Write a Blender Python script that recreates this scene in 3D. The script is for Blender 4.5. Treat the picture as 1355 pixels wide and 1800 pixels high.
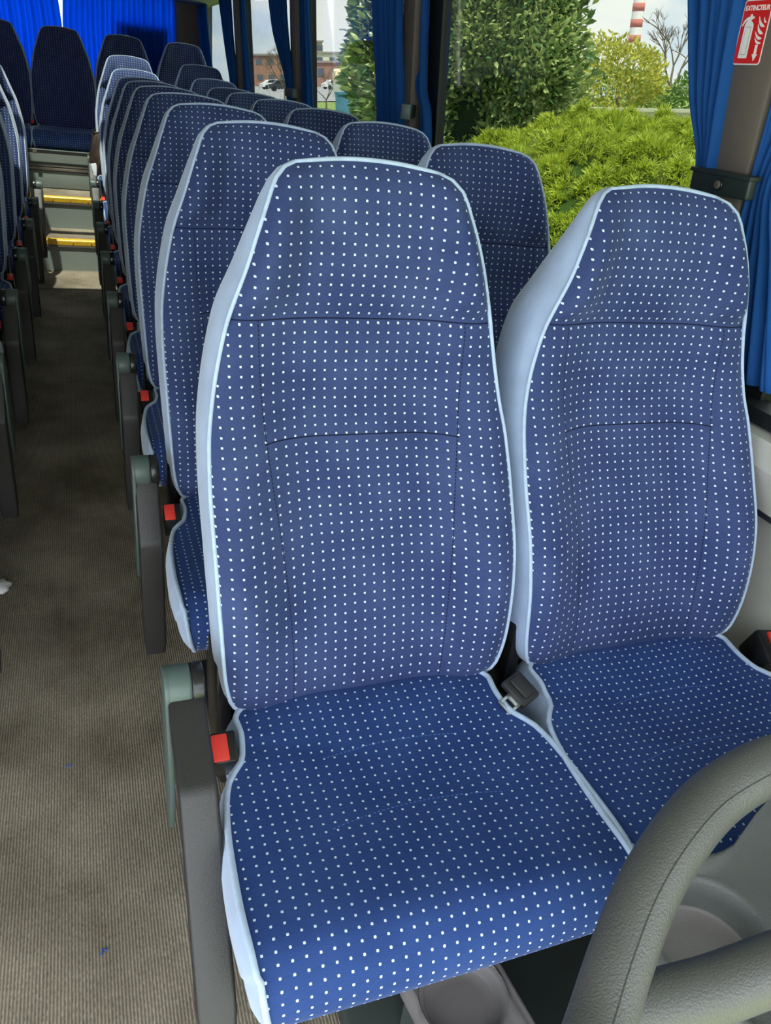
import bpy, bmesh, math, random
import numpy as np
from mathutils import Vector, Matrix, Euler
random.seed(4); RNG = np.random.default_rng(7)
for o in list(bpy.data.objects): bpy.data.objects.remove(o)
C = bpy.context.scene.collection
PI = math.pi

# ------------------------------------------------------------------ camera, world, sun, exposure
H = 1.346
cam = bpy.data.objects.new('camera', bpy.data.cameras.new('camera')); C.objects.link(cam)
cam.data.sensor_fit = 'VERTICAL'; cam.data.sensor_height = 36.0; cam.data.lens = 36.0*1350/1800
cam.data.clip_start = 0.02; cam.data.clip_end = 900
cam.matrix_world = Matrix(((0.93722, 0.07082, -0.34147, 0), (-0.33150, 0.48496, -0.80927, 0), (0.10829, 0.87166, 0.47799, H), (0, 0, 0, 1)))
bpy.context.scene.camera = cam
vs = bpy.context.scene.view_settings
vs.view_transform = 'Standard'; vs.look = 'None'; vs.gamma = 1; vs.use_curve_mapping = False
vs.exposure = 2.22

world = bpy.data.worlds.new('sky'); bpy.context.scene.world = world; world.use_nodes = True
wn, wl = world.node_tree.nodes, world.node_tree.links
wn.clear()
wo = wn.new('ShaderNodeOutputWorld'); bg = wn.new('ShaderNodeBackground'); tc = wn.new('ShaderNodeTexCoord')
mp = wn.new('ShaderNodeMapping'); mp.inputs['Scale'].default_value = (2.2, 2.2, 5.5); mp.inputs['Location'].default_value = (.3, .1, .2)
nz = wn.new('ShaderNodeTexNoise'); nz.inputs['Scale'].default_value = 1.6; nz.inputs['Detail'].default_value = 7; nz.inputs['Roughness'].default_value = .55
rp = wn.new('ShaderNodeValToRGB'); rp.color_ramp.elements[0].position = .42; rp.color_ramp.elements[0].color = (.56, .70, .86, 1)
rp.color_ramp.elements[1].position = .60; rp.color_ramp.elements[1].color = (1.0, .98, .95, 1)
wl.new(tc.outputs['Generated'], mp.inputs['Vector']); wl.new(mp.outputs[0], nz.inputs['Vector']); wl.new(nz.outputs[0], rp.inputs[0])
wl.new(rp.outputs[0], bg.inputs['Color']); bg.inputs['Strength'].default_value = 1.08; wl.new(bg.outputs[0], wo.inputs[0])

sun = bpy.data.objects.new('sun', bpy.data.lights.new('sun', 'SUN')); C.objects.link(sun)
sun.data.energy = 4.6; sun.data.angle = .02; sun.data.color = (1, .95, .86)
SUND = Vector((.12, .38, -.92)).normalized()
sun.rotation_euler = SUND.to_track_quat('-Z', 'Y').to_euler(); sun.location = (-2, -5, 12)

# ------------------------------------------------------------------ materials
def mat(name, col=(.5, .5, .5), rough=.6, spec=.5, metal=0, noise=0, nscale=20, bump=0, bscale=200, sheen=0, coldark=None, stretch=None):
    m = bpy.data.materials.new(name); m.use_nodes = True
    n, l = m.node_tree.nodes, m.node_tree.links; p = n['Principled BSDF']
    p.inputs['Base Color'].default_value = (*col, 1); p.inputs['Roughness'].default_value = rough
    p.inputs['Specular IOR Level'].default_value = spec; p.inputs['Metallic'].default_value = metal
    if sheen: p.inputs['Sheen Weight'].default_value = sheen; p.inputs['Sheen Roughness'].default_value = .4
    t = n.new('ShaderNodeTexCoord'); src = t.outputs['Object']
    if stretch:
        q = n.new('ShaderNodeMapping'); q.inputs['Scale'].default_value = stretch; l.new(src, q.inputs['Vector']); src = q.outputs[0]
    if noise:
        z = n.new('ShaderNodeTexNoise'); z.inputs['Scale'].default_value = nscale; z.inputs['Detail'].default_value = 5; l.new(src, z.inputs['Vector'])
        r = n.new('ShaderNodeValToRGB'); r.color_ramp.elements[0].position = .3; r.color_ramp.elements[1].position = .7
        d = coldark or tuple(c*(1-noise) for c in col)
        r.color_ramp.elements[0].color = (*d, 1); r.color_ramp.elements[1].color = (*[min(1, c*(1+noise*.5)) for c in col], 1)
        l.new(z.outputs[0], r.inputs[0]); l.new(r.outputs[0], p.inputs['Base Color'])
    if bump:
        z = n.new('ShaderNodeTexNoise'); z.inputs['Scale'].default_value = bscale; z.inputs['Detail'].default_value = 3; l.new(src, z.inputs['Vector'])
        b = n.new('ShaderNodeBump'); b.inputs['Strength'].default_value = bump; b.inputs['Distance'].default_value = .002
        l.new(z.outputs[0], b.inputs['Height']); l.new(b.outputs[0], p.inputs['Normal'])
    return m

def fabric(name, seams_v=(), side=None, light_v=(), base=(.034, .058, .20), base2=(.047, .078, .235)):
    """dark blue velour with a woven grid of pale dots; uv in metres"""
    m = bpy.data.materials.new(name); m.use_nodes = True
    n, l = m.node_tree.nodes, m.node_tree.links; p = n['Principled BSDF']
    uv = n.new('ShaderNodeUVMap'); uv.uv_map = 'UVMap'; sx = n.new('ShaderNodeSeparateXYZ'); l.new(uv.outputs[0], sx.inputs[0])
    def M(op, a, b=None, c=None):
        q = n.new('ShaderNodeMath'); q.operation = op
        for i, v in enumerate((a, b, c)):
            if v is None: continue
            if isinstance(v, (int, float)): q.inputs[i].default_value = v
            else: l.new(v, q.inputs[i])
        return q.outputs[0]
    U, V = sx.outputs[0], sx.outputs[1]
    wz = n.new('ShaderNodeTexNoise'); wz.inputs['Scale'].default_value = 60; wz.inputs['Detail'].default_value = 1; l.new(uv.outputs[0], wz.inputs['Vector'])
    ws = n.new('ShaderNodeSeparateColor'); l.new(wz.outputs['Color'], ws.inputs[0])
    jx = M('MULTIPLY', M('SUBTRACT', ws.outputs[0], .5), .0016); jy = M('MULTIPLY', M('SUBTRACT', ws.outputs[1], .5), .0016)
    PU, PV = .0165, .0143
    fx = M('SUBTRACT', M('FRACT', M('DIVIDE', M('ADD', U, jx), PU)), .5); fy = M('SUBTRACT', M('FRACT', M('DIVIDE', M('ADD', V, jy), PV)), .5)
    dx = M('POWER', M('ABSOLUTE', M('MULTIPLY', fx, PU/.0016)), 3.0); dy = M('POWER', M('ABSOLUTE', M('MULTIPLY', fy, PV/.0016)), 3.0)
    d = M('ADD', dx, dy); mr = n.new('ShaderNodeMapRange'); mr.inputs[1].default_value = .7; mr.inputs[2].default_value = 1.5; mr.inputs[3].default_value = 1; mr.inputs[4].default_value = 0
    l.new(d, mr.inputs[0]); dots = mr.outputs[0]
    # pile: worn patches, fine threads
    z = n.new('ShaderNodeTexNoise'); z.inputs['Scale'].default_value = 9; z.inputs['Detail'].default_value = 6; l.new(uv.outputs[0], z.inputs['Vector'])
    r = n.new('ShaderNodeValToRGB'); r.color_ramp.elements[0].position = .35; r.color_ramp.elements[1].position = .68
    r.color_ramp.elements[0].color = (*base, 1); r.color_ramp.elements[1].color = (*base2, 1); l.new(z.outputs[0], r.inputs[0])
    fz = n.new('ShaderNodeTexNoise'); fz.inputs['Scale'].default_value = 900; fz.inputs['Detail'].default_value = 2; l.new(uv.outputs[0], fz.inputs['Vector'])
    thr = M('MULTIPLY_ADD', M('SUBTRACT', fz.outputs[0], .5), .9, 1.0)
    # faint woven cross lines between dots
    ln = M('LESS_THAN', M('ABSOLUTE', fy), .035)
    thr = M('MULTIPLY', thr, M('MULTIPLY_ADD', ln, -.13, 1.0))
    dark = None
    def orr(a, b): return b if a is None else M('MAXIMUM', a, b)
    for v, lim in seams_v:
        band = M('LESS_THAN', M('ABSOLUTE', M('SUBTRACT', V, v)), .0011); inside = M('LESS_THAN', M('ABSOLUTE', U), lim)
        dark = orr(dark, M('MULTIPLY', band, inside))
    if side:
        v0, v1, a, b = side   # |u| = a at v0 .. b at v1
        f = n.new('ShaderNodeMapRange'); f.interpolation_type = 'SMOOTHSTEP'
        for i, q in enumerate((v0, v1, a, b)): f.inputs[i+1].default_value = q
        l.new(V, f.inputs[0])
        dash = M('GREATER_THAN', M('FRACT', M('DIVIDE', V, .006)), .3)
        s = M('MULTIPLY', M('LESS_THAN', M('ABSOLUTE', M('SUBTRACT', M('ABSOLUTE', U), f.outputs[0])), .0008), M('MULTIPLY', M('LESS_THAN', V, v1), dash))
        dark = orr(dark, s)
    col = n.new('ShaderNodeMix'); col.data_type = 'RGBA'; l.new(r.outputs[0], col.inputs[6]); col.inputs[7].default_value = (.62, .70, .80, 1); l.new(dots, col.inputs[0])
    cur = col.outputs[2]
    for v, lim in light_v:
        vv = M('ADD', V, M('MULTIPLY', M('MULTIPLY', U, U), -1.2))
        s = M('MULTIPLY', M('LESS_THAN', M('ABSOLUTE', M('SUBTRACT', vv, v)), .0006), M('MULTIPLY', M('LESS_THAN', M('ABSOLUTE', U), lim), M('GREATER_THAN', M('FRACT', M('DIVIDE', U, .007)), .45)))
        c2 = n.new('ShaderNodeMix'); c2.data_type = 'RGBA'; l.new(cur, c2.inputs[6]); c2.inputs[7].default_value = (.10, .2, .5, 1); l.new(s, c2.inputs[0]); cur = c2.outputs[2]
    if dark is not None:
        c2 = n.new('ShaderNodeMix'); c2.data_type = 'RGBA'; l.new(cur, c2.inputs[6]); c2.inputs[7].default_value = (.006, .008, .03, 1); l.new(dark, c2.inputs[0]); cur = c2.outputs[2]
    mu = n.new('ShaderNodeVectorMath'); mu.operation = 'SCALE'; l.new(cur, mu.inputs[0]); l.new(thr, mu.inputs['Scale'])
    l.new(mu.outputs[0], p.inputs['Base Color'])
    p.inputs['Roughness'].default_value = .85; p.inputs['Specular IOR Level'].default_value = .2
    p.inputs['Sheen Weight'].default_value = .28; p.inputs['Sheen Roughness'].default_value = .35; p.inputs['Sheen Tint'].default_value = (.55, .65, 1, 1)
    b = n.new('ShaderNodeBump'); b.inputs['Strength'].default_value = .35; b.inputs['Distance'].default_value = .0008
    l.new(M('ADD', M('MULTIPLY', fz.outputs[0], .6), M('MULTIPLY', dots, .8)), b.inputs['Height']); l.new(b.outputs[0], p.inputs['Normal'])
    return m

SUEDE = mat('pale_blue_suede', (.40, .49, .66), .9, .15, noise=.16, nscale=14, bump=.25, bscale=600, sheen=.4)
PIPE = mat('piping_cloth', (.43, .53, .68), .85, .2, noise=.12, nscale=60, bump=.3, bscale=900, sheen=.3)
BLACKP = mat('black_grained_plastic', (.026, .024, .024), .36, .5, noise=.2, nscale=6, bump=.35, bscale=800)
GREENP = mat('grey_green_plastic', (.075, .105, .095), .42, .45, bump=.15, bscale=300)
SHELL = mat('dark_shell', (.03, .035, .045), .6, .4, bump=.2, bscale=300)
RED = mat('red_plastic', (.75, .045, .035), .35, .5)
BLACKS = mat('smooth_black_plastic', (.012, .012, .013), .25, .5)
STEEL = mat('steel', (.62, .62, .62), .28, .5, 1)
FRAMEM = mat('black_metal_frame', (.015, .015, .016), .5, .5)
BROWN = mat('brown_grey_plastic', (.13, .105, .085), .55, .4, noise=.1, nscale=3, bump=.2, bscale=350)
BEIGE = mat('light_grey_trim', (.50, .48, .43), .6, .35, noise=.07, nscale=3, bump=.12, bscale=300)
RUBBER = mat('black_rubber', (.008, .009, .010), .5, .4)
DKGREEN = mat('dark_green_strap', (.022, .03, .028), .45, .5, bump=.2, bscale=400)
HANDLE = mat('grained_grey_plastic', (.088, .086, .080), .36, .5, noise=.1, nscale=12, bump=.45, bscale=620)
TRAYM = mat('grained_tray_plastic', (.095, .100, .092), .45, .45, noise=.1, nscale=9, bump=.4, bscale=620)
TRAYB = mat('taupe_plastic', (.17, .155, .15), .5, .4, bump=.2, bscale=380)
PANELG = mat('grey_green_panel', (.20, .235, .215), .55, .4, noise=.10, nscale=4)
PANELD = mat('dark_green_panel', (.06, .072, .066), .55, .35, noise=.12, nscale=8)
YEL = mat('yellow_nosing', (.85, .50, .02), .35, .5, noise=.25, nscale=30)
ALU = mat('worn_aluminium', (.52, .48, .42), .4, .5, .7, noise=.15, nscale=20)
CEIL = mat('grey_headliner', (.42, .41, .39), .8, .3, noise=.06, nscale=5)

def carpet():
    m = bpy.data.materials.new('ribbed_carpet'); m.use_nodes = True
    n, l = m.node_tree.nodes, m.node_tree.links; p = n['Principled BSDF']
    t = n.new('ShaderNodeTexCoord'); sp = n.new('ShaderNodeSeparateXYZ'); l.new(t.outputs['Object'], sp.inputs[0])
    big = n.new('ShaderNodeTexNoise'); big.inputs['Scale'].default_value = 3.2; big.inputs['Detail'].default_value = 7; big.inputs['Roughness'].default_value = .6; l.new(t.outputs['Object'], big.inputs['Vector'])
    r = n.new('ShaderNodeValToRGB'); r.color_ramp.elements[0].position = .33; r.color_ramp.elements[1].position = .66
    r.color_ramp.elements[0].color = (.185, .153, .110, 1); r.color_ramp.elements[1].color = (.40, .34, .26, 1); l.new(big.outputs[0], r.inputs[0])
    mpn = n.new('ShaderNodeMapping'); mpn.inputs['Scale'].default_value = (1, .55, 1); l.new(t.outputs['Object'], mpn.inputs['Vector'])
    fine = n.new('ShaderNodeTexNoise'); fine.inputs['Scale'].default_value = 230; fine.inputs['Detail'].default_value = 3; l.new(mpn.outputs[0], fine.inputs['Vector'])
    def M(op, a, b=None, c=None):
        q = n.new('ShaderNodeMath'); q.operation = op
        for i, v in enumerate((a, b, c)):
            if v is None: continue
            if isinstance(v, (int, float)): q.inputs[i].default_value = v
            else: l.new(v, q.inputs[i])
        return q.outputs[0]
    rib = M('SINE', M('ADD', M('MULTIPLY', sp.outputs[0], 2*PI/.0055), M('MULTIPLY', fine.outputs[0], 3.0)))
    rib2 = M('MULTIPLY_ADD', rib, .5, .5)
    f = M('MULTIPLY', M('MULTIPLY_ADD', rib2, .55, .55), M('MULTIPLY_ADD', fine.outputs[0], 1.1, .5))
    mu = n.new('ShaderNodeVectorMath'); mu.operation = 'SCALE'; l.new(r.outputs[0], mu.inputs[0]); l.new(f, mu.inputs['Scale'])
    l.new(mu.outputs[0], p.inputs['Base Color']); p.inputs['Roughness'].default_value = .95; p.inputs['Specular IOR Level'].default_value = .1
    b = n.new('ShaderNodeBump'); b.inputs['Strength'].default_value = .6; b.inputs['Distance'].default_value = .002; l.new(M('ADD', rib2, fine.outputs[0]), b.inputs['Height']); l.new(b.outputs[0], p.inputs['Normal'])
    return m
CARPET = carpet()

def cloth_translucent(name, col, tr=.5):
    m = bpy.data.materials.new(name); m.use_nodes = True
    n, l = m.node_tree.nodes, m.node_tree.links; n.clear()
    o = n.new('ShaderNodeOutputMaterial'); a = n.new('ShaderNodeBsdfDiffuse'); b = n.new('ShaderNodeBsdfTranslucent'); x = n.new('ShaderNodeMixShader')
    t = n.new('ShaderNodeTexCoord'); q = n.new('ShaderNodeMapping'); q.inputs['Scale'].default_value = (60, 60, 1.5); z = n.new('ShaderNodeTexNoise'); z.inputs['Scale'].default_value = 1
    l.new(t.outputs['Object'], q.inputs[0]); l.new(q.outputs[0], z.inputs['Vector'])
    r = n.new('ShaderNodeValToRGB'); r.color_ramp.elements[0].color = (*[c*.75 for c in col], 1); r.color_ramp.elements[1].color = (*col, 1); l.new(z.outputs[0], r.inputs[0])
    l.new(r.outputs[0], a.inputs[0]); l.new(r.outputs[0], b.inputs[0]); x.inputs[0].default_value = tr
    l.new(a.outputs[0], x.inputs[1]); l.new(b.outputs[0], x.inputs[2]); l.new(x.outputs[0], o.inputs[0]); return m
CURT = cloth_translucent('blue_curtain_cloth', (.035, .15, .47), .45)
CURTR = cloth_translucent('vivid_blue_curtain_cloth', (.03, .25, .92), .75)

def glass(name, tint=.55, refl=.07):
    m = bpy.data.materials.new(name); m.use_nodes = True
    n, l = m.node_tree.nodes, m.node_tree.links; n.clear()
    o = n.new('ShaderNodeOutputMaterial'); a = n.new('ShaderNodeBsdfTransparent'); a.inputs[0].default_value = (tint*.96, tint, tint*.97, 1)
    g = n.new('ShaderNodeBsdfGlossy'); g.inputs['Roughness'].default_value = .03; g.inputs[0].default_value = (1, 1, 1, 1)
    f = n.new('ShaderNodeLayerWeight'); f.inputs[0].default_value = .5; x = n.new('ShaderNodeMixShader')
    pw = n.new('ShaderNodeMath'); pw.operation = 'POWER'; l.new(f.outputs['Facing'], pw.inputs[0]); pw.inputs[1].default_value = 4
    ma = n.new('ShaderNodeMath'); ma.operation = 'MULTIPLY_ADD'; l.new(pw.outputs[0], ma.inputs[0]); ma.inputs[1].default_value = .35; ma.inputs[2].default_value = refl*.5
    l.new(ma.outputs[0], x.inputs[0]); l.new(a.outputs[0], x.inputs[1]); l.new(g.outputs[0], x.inputs[2]); l.new(x.outputs[0], o.inputs[0]); return m
GLASS = glass('tinted_side_glass', .45, .03); GLASSD = glass('dark_side_glass', .22, .03); GLASSC = glass('clear_glass', .9); GLASSH = glass('added_hatch_glass', .5)

# ------------------------------------------------------------------ mesh helpers
def link(name, me, m=None, parent=None, smooth=True):
    o = bpy.data.objects.new(name, me); C.objects.link(o)
    if m is not None: me.materials.append(m)
    if parent is not None: o.parent = parent
    if smooth:
        for p in me.polygons: p.use_smooth = True
    return o
def mesh(verts, faces, uv=None):
    me = bpy.data.meshes.new('mesh'); me.from_pydata([tuple(map(float, v)) for v in verts], [], [tuple(map(int, f)) for f in faces]); me.validate(); me.update()
    if uv is not None:
        lay = me.uv_layers.new(name='UVMap')
        for lp in me.loops: lay.data[lp.index].uv = uv[lp.vertex_index]
    return me
def grid_faces(nr, nc, flip=False, off=0):
    F = []
    for i in range(nr-1):
        for j in range(nc-1):
            a = off+i*nc+j; f = (a, a+1, a+nc+1, a+nc); F.append(f[::-1] if flip else f)
    return F
def bm_new(): return bmesh.new()
def bm_box(bm, lo, hi, bev=0, seg=2, M=None):
    r = bmesh.ops.create_cube(bm, size=1); vs_ = r['verts']
    for v in vs_: v.co = Vector([(lo[i]+hi[i])/2+v.co[i]*(hi[i]-lo[i]) for i in range(3)])
    if bev:
        es = list({e for v in vs_ for e in v.link_edges}); rr = bmesh.ops.bevel(bm, geom=es, offset=bev, segments=seg, affect='EDGES', profile=.5)
        vs_ = list({v for f in rr['faces'] for v in f.verts} | {v for v in vs_ if v.is_valid})
    if M is not None:
        for v in vs_: v.co = M @ v.co
    return vs_
def bm_cyl(bm, c, r, h, axis='Z', seg=32, r2=None, bev=0):
    q = bmesh.ops.create_cone(bm, cap_ends=True, segments=seg, radius1=r, radius2=r if r2 is None else r2, depth=h)
    R = {'Z': Matrix.Identity(3), 'X': Matrix.Rotation(PI/2, 3, 'Y'), 'Y': Matrix.Rotation(PI/2, 3, 'X')}[axis]
    if bev:
        es = [e for e in {e for v in q['verts'] for e in v.link_edges} if any(len(f.verts) > 4 for f in e.link_faces)]
        rr = bmesh.ops.bevel(bm, geom=es, offset=bev, segments=3, affect='EDGES', profile=.5)
        vv = {v for v in q['verts'] if v.is_valid} | {v for f in rr['faces'] for v in f.verts}
    else: vv = q['verts']
    for v in vv: v.co = R @ v.co + Vector(c)
def bm_done(bm, name, m, parent=None, smooth=True, angle=None):
    me = bpy.data.meshes.new('mesh'); bmesh.ops.recalc_face_normals(bm, faces=bm.faces); bm.to_mesh(me); bm.free()
    o = link(name, me, m, parent, smooth)
    if smooth and hasattr(me, 'set_sharp_from_angle'): me.set_sharp_from_angle(angle=angle or math.radians(38))
    return o
def box(name, lo, hi, m, parent=None, bev=0, seg=2):
    bm = bm_new(); bm_box(bm, lo, hi, bev, seg); return bm_done(bm, name, m, parent)
def tube_geo(pts, r, n=8, closed=False, cap=True):
    P = [Vector(p) for p in pts]; N = len(P); V = []; F = []
    rr = r if hasattr(r, '__len__') else [r]*N
    T = []
    for i in range(N):
        a = P[(i-1) % N] if closed or i > 0 else P[i]; b = P[(i+1) % N] if closed or i < N-1 else P[i]
        T.append((b-a).normalized())
    up = Vector((0, 0, 1)) if abs(T[0].z) < .9 else Vector((0, 1, 0))
    nrm = (up - T[0]*up.dot(T[0])).normalized()
    for i in range(N):
        nrm = (nrm - T[i]*nrm.dot(T[i])).normalized(); bi = T[i].cross(nrm)
        for k in range(n):
            a = 2*PI*k/n; V.append(P[i]+(nrm*math.cos(a)+bi*math.sin(a))*rr[i])
    for i in range(N if closed else N-1):
        for k in range(n):
            a, b = i*n+k, i*n+(k+1) % n; c, d = ((i+1) % N)*n+k, ((i+1) % N)*n+(k+1) % n; F.append((a, b, d, c))
    if cap and not closed: F.append(tuple(range(n))[::-1]); F.append(tuple((N-1)*n+k for k in range(n)))
    return V, F
def tube(name, pts, r, m, parent=None, n=8, closed=False):
    V, F = tube_geo(pts, r, n, closed); return link(name, mesh(V, F), m, parent)
def smooth_path(pts, k=8):
    P = [Vector(p) for p in pts]; out = []
    for i in range(len(P)-1):
        a, b, c, d = P[max(i-1, 0)], P[i], P[i+1], P[min(i+2, len(P)-1)]
        for j in range(k):
            t = j/k; out.append(.5*((2*b)+(c-a)*t+(2*a-5*b+4*c-d)*t*t+(3*b-a-3*c+d)*t**3))
    out.append(P[-1]); return out
def prism(name, pts2, plane, a, b, m, parent=None, bev=0):
    """outline pts2 in plane 'XY','XZ','YZ' extruded from a to b on the third axis"""
    bm = bm_new(); mk = {'XY': lambda p, t: (p[0], p[1], t), 'XZ': lambda p, t: (p[0], t, p[1]), 'YZ': lambda p, t: (t, p[0], p[1])}[plane]
    lo = [bm.verts.new(mk(p, a)) for p in pts2]; hi = [bm.verts.new(mk(p, b)) for p in pts2]; n = len(pts2)
    bm.faces.new(lo); bm.faces.new(hi[::-1])
    for i in range(n): bm.faces.new((lo[i], lo[(i+1) % n], hi[(i+1) % n], hi[i]))
    bmesh.ops.recalc_face_normals(bm, faces=bm.faces)
    if bev:
        es = [e for e in bm.edges if any(len(f.verts) == n and n > 4 or f in () for f in e.link_faces)] if n > 4 else list(bm.edges)
        bmesh.ops.bevel(bm, geom=es, offset=bev, segments=2, affect='EDGES', profile=.5)
    return bm_done(bm, name, m, parent)
def empty(name, loc=(0, 0, 0), rot=(0, 0, 0)):
    o = bpy.data.objects.new(name, None); C.objects.link(o); o.location = loc; o.rotation_euler = rot; o.empty_display_size = .05; return o
def tag(o, label, cat, group=None, kind=None):
    o['label'] = label; o['category'] = cat
    if group: o['group'] = group
    if kind: o['kind'] = kind
    return o
def structure(o): o['kind'] = 'structure'; return o
def shear(o, z0=.87, k=.08):   # the side walls lean inward above the sill
    for v in o.data.vertices:
        if v.co.z > z0: v.co.x -= k*(v.co.z-z0)
    return o
def cr(xs, ys):
    xs = np.array(xs, float); ys = np.array(ys, float)
    def f(x):
        x = np.clip(x, xs[0], xs[-1]); i = np.clip(np.searchsorted(xs, x)-1, 0, len(xs)-2)
        h = np.diff(xs); dl = np.diff(ys)/h; m = np.zeros(len(xs)); m[0] = dl[0]; m[-1] = dl[-1]
        for k in range(1, len(xs)-1): m[k] = 0 if dl[k-1]*dl[k] <= 0 else 2*dl[k-1]*dl[k]/(dl[k-1]+dl[k])
        t = (x-xs[i])/h[i]
        return (2*t**3-3*t**2+1)*ys[i]+(t**3-2*t**2+t)*h[i]*m[i]+(-2*t**3+3*t**2)*ys[i+1]+(t**3-t**2)*h[i]*m[i+1]
    return f

# ------------------------------------------------------------------ the coach shell
FZ = -.55                      # street level below the coach floor
floor = structure(box('floor', (-1.40, -.7, -.06), (1.26, 8.8, 0), CARPET))
sm = box('trim_9', (-.42, 5.414, 0), (.30, 5.420, .0025), RUBBER); structure(sm)     # carpet seam
# right wall below the sill
wr = structure(box('wall_right', (1.25, -.7, -.05), (1.30, 8.8, .86), BEIGE))
led = structure(prism('trim_1', [(1.165, .80), (1.185, .845), (1.26, .858), (1.26, .70), (1.19, .715)], 'XZ', -.7, 8.7, BEIGE))
structure(box('baseboard_right', (1.215, -.7, .690), (1.25, 8.7, .705), SHELL))
structure(shear(box('trim_2', (1.205, -.7, .855), (1.27, 8.7, .885), RUBBER)))           # lower window rubber
structure(shear(box('trim_3', (1.22, -.7, 1.84), (1.30, 8.7, 2.02), CEIL)))
PILL = [1.30, 3.06, 4.84, 6.62]
for i, y in enumerate(PILL):
    p = structure(shear(box('trim_%d' % (10+i), (1.20, y-.058, .80), (1.30, y+.062, 1.95), BROWN, bev=.012)))
    p = structure(shear(box('trim_%d' % (20+i), (1.252, y-.19, .86), (1.285, y+.15, 1.9), RUBBER)))
edges = [-.7]+PILL+[8.7]
for i in range(5):
    g = structure(shear(box('window_%d' % (i+1), (1.262, edges[i]+.12 if i else -.7, .87), (1.268, edges[i+1]-.16, 1.88), GLASS)))
# left wall, out of view; drawn curtains and dark glass added to block light
structure(box('wall_left', (-1.44, .45, -.05), (-1.40, 8.8, .86), BEIGE))
structure(box('trim_4', (-1.46, -.7, 1.84), (-1.38, 8.7, 2.02), CEIL))
for i, y in enumerate([.45]+PILL):
    structure(box('trim_%d' % (30+i), (-1.46, y-.06, .80), (-1.36, y+.06, 1.95), BROWN, bev=.012))
le = [.45]+PILL+[8.7]
for i in range(5):
    structure(box('window_%d' % (i+6), (-1.432, le[i]+.06, .86), (-1.426, le[i+1]-.06, 1.86), GLASSD))
# roof with an unseen hatch, added to let sun reach floor and rear headrests
HX0, HX1, HY0, HY1 = -.52, .46, 4.60, 6.5
bm = bm_new()
bm_box(bm, (-1.45, -.7, 1.98), (1.28, HY0, 2.06)); bm_box(bm, (-1.45, HY1, 1.98), (1.28, 8.9, 2.06))
bm_box(bm, (-1.45, HY0, 1.98), (HX0, HY1, 2.06)); bm_box(bm, (HX1, HY0, 1.98), (1.28, HY1, 2.06)); bm_box(bm, (HX0, 5.42, 1.98), (HX1, 5.50, 2.06)); bm_box(bm, (0.0, HY0, 1.98), (HX1, 5.45, 2.06))
structure(bm_done(bm, 'ceiling', CEIL))
structure(box('window_11', (HX0, HY0, 2.04), (0, 5.42, 2.046), GLASSH)); structure(box('window_13', (HX0, 5.50, 2.04), (HX1, HY1, 2.046), GLASSH))
bm = bm_new()
for a, b in (((HX0-.03, HY0-.03), (HX1+.03, HY0)), ((HX0-.03, HY1), (HX1+.03, HY1+.03)), ((HX0-.03, HY0), (HX0, HY1)), ((HX1, HY0), (HX1+.03, HY1))):
    bm_box(bm, (a[0], a[1], 1.965), (b[0], b[1], 2.05))
structure(bm_done(bm, 'trim_5', BLACKP))
# overhead rack along the right side
rk = prism('luggage_rack', [(.86, 1.90), (.88, 1.855), (1.17, 1.835), (1.22, 1.86), (1.22, 1.88), (.90, 1.90), (.90, 1.96), (.87, 1.96)], 'XZ', -.2, 8.5, CEIL)
tag(rk, 'light grey overhead luggage rack above the right-hand windows', 'luggage rack')
# rear wall
RY = 8.72
bm = bm_new(); bm_box(bm, (-1.45, RY, -.05), (1.28, RY+.06, 1.10)); bm_box(bm, (-1.45, RY, 1.90), (1.28, RY+.06, 2.06)); bm_box(bm, (.98, RY, 1.1), (1.28, RY+.06, 1.9)); bm_box(bm, (-1.45, RY, 1.1), (-1.3, RY+.06, 1.9))
structure(bm_done(bm, 'wall_rear', BROWN))
structure(box('trim_6', (.93, RY-.14, .4), (1.2, RY, 1.98), BROWN, bev=.03))
structure(box('window_12', (-1.3, RY+.02, 1.1), (.98, RY+.026, 1.9), GLASSC))
structure(box('trim_7', (-1.4, 7.85, .55), (1.2, RY-.01, 1.06), SHELL, bev=.02))            # parcel shelf behind the rear bench
structure(box('trim_8', (.40, RY-.03, 1.1), (.86, RY+.01, 1.64), SHELL))                     # unseen panel added to shade a block of the rear curtain

# ------------------------------------------------------------------ steps and rear locker
def nosing(name, y, z, lab):
    r = empty(name, (0, y, z)); tag(r, lab, 'step edge', 'yellow step edges')
    pr = [(-.012, -.03), (-.016, -.004), (-.010, .005), (.03, .006), (.03, .0), (-.004, -.002), (-.004, -.03)]
    prism('nosing_strip', pr, 'YZ', -.31, .42, YEL, r)
    for x in (-.2, -.08, .04, .13):
        bm = bm_new(); bm_cyl(bm, (x, -.017, -.015), .004, .003, 'Y', 10); bm_done(bm, 'screw', STEEL, r)
    box('riser_rail', (-.31, -.011, -.045), (.42, -.001, -.028), BROWN, r)
s1 = empty('floor_step', (0, 5.95, 0)); tag(s1, 'lower grey-green aisle step with carpeted tread, leading up from the aisle floor', 'step', 'aisle steps')
box('riser', (-.42, 0, 0), (.42, .02, .198), PANELG, s1); box('tread', (-.42, -.001, .198), (.42, .43, .208), CARPET, s1)
s2 = empty('floor_step', (0, 6.37, .208)); tag(s2, 'upper grey-green aisle step with carpeted tread, just below the locker door', 'step', 'aisle steps')
box('riser', (-.42, 0, 0), (.42, .02, .205), PANELG, s2); box('tread', (-.42, -.001, .205), (.42, .39, .215), CARPET, s2)
nosing('step_edge_strip', 5.948, .206, 'yellow metal nosing strip on the lower aisle step')
nosing('step_edge_strip', 6.368, .422, 'yellow metal nosing strip on the upper aisle step')
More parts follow.
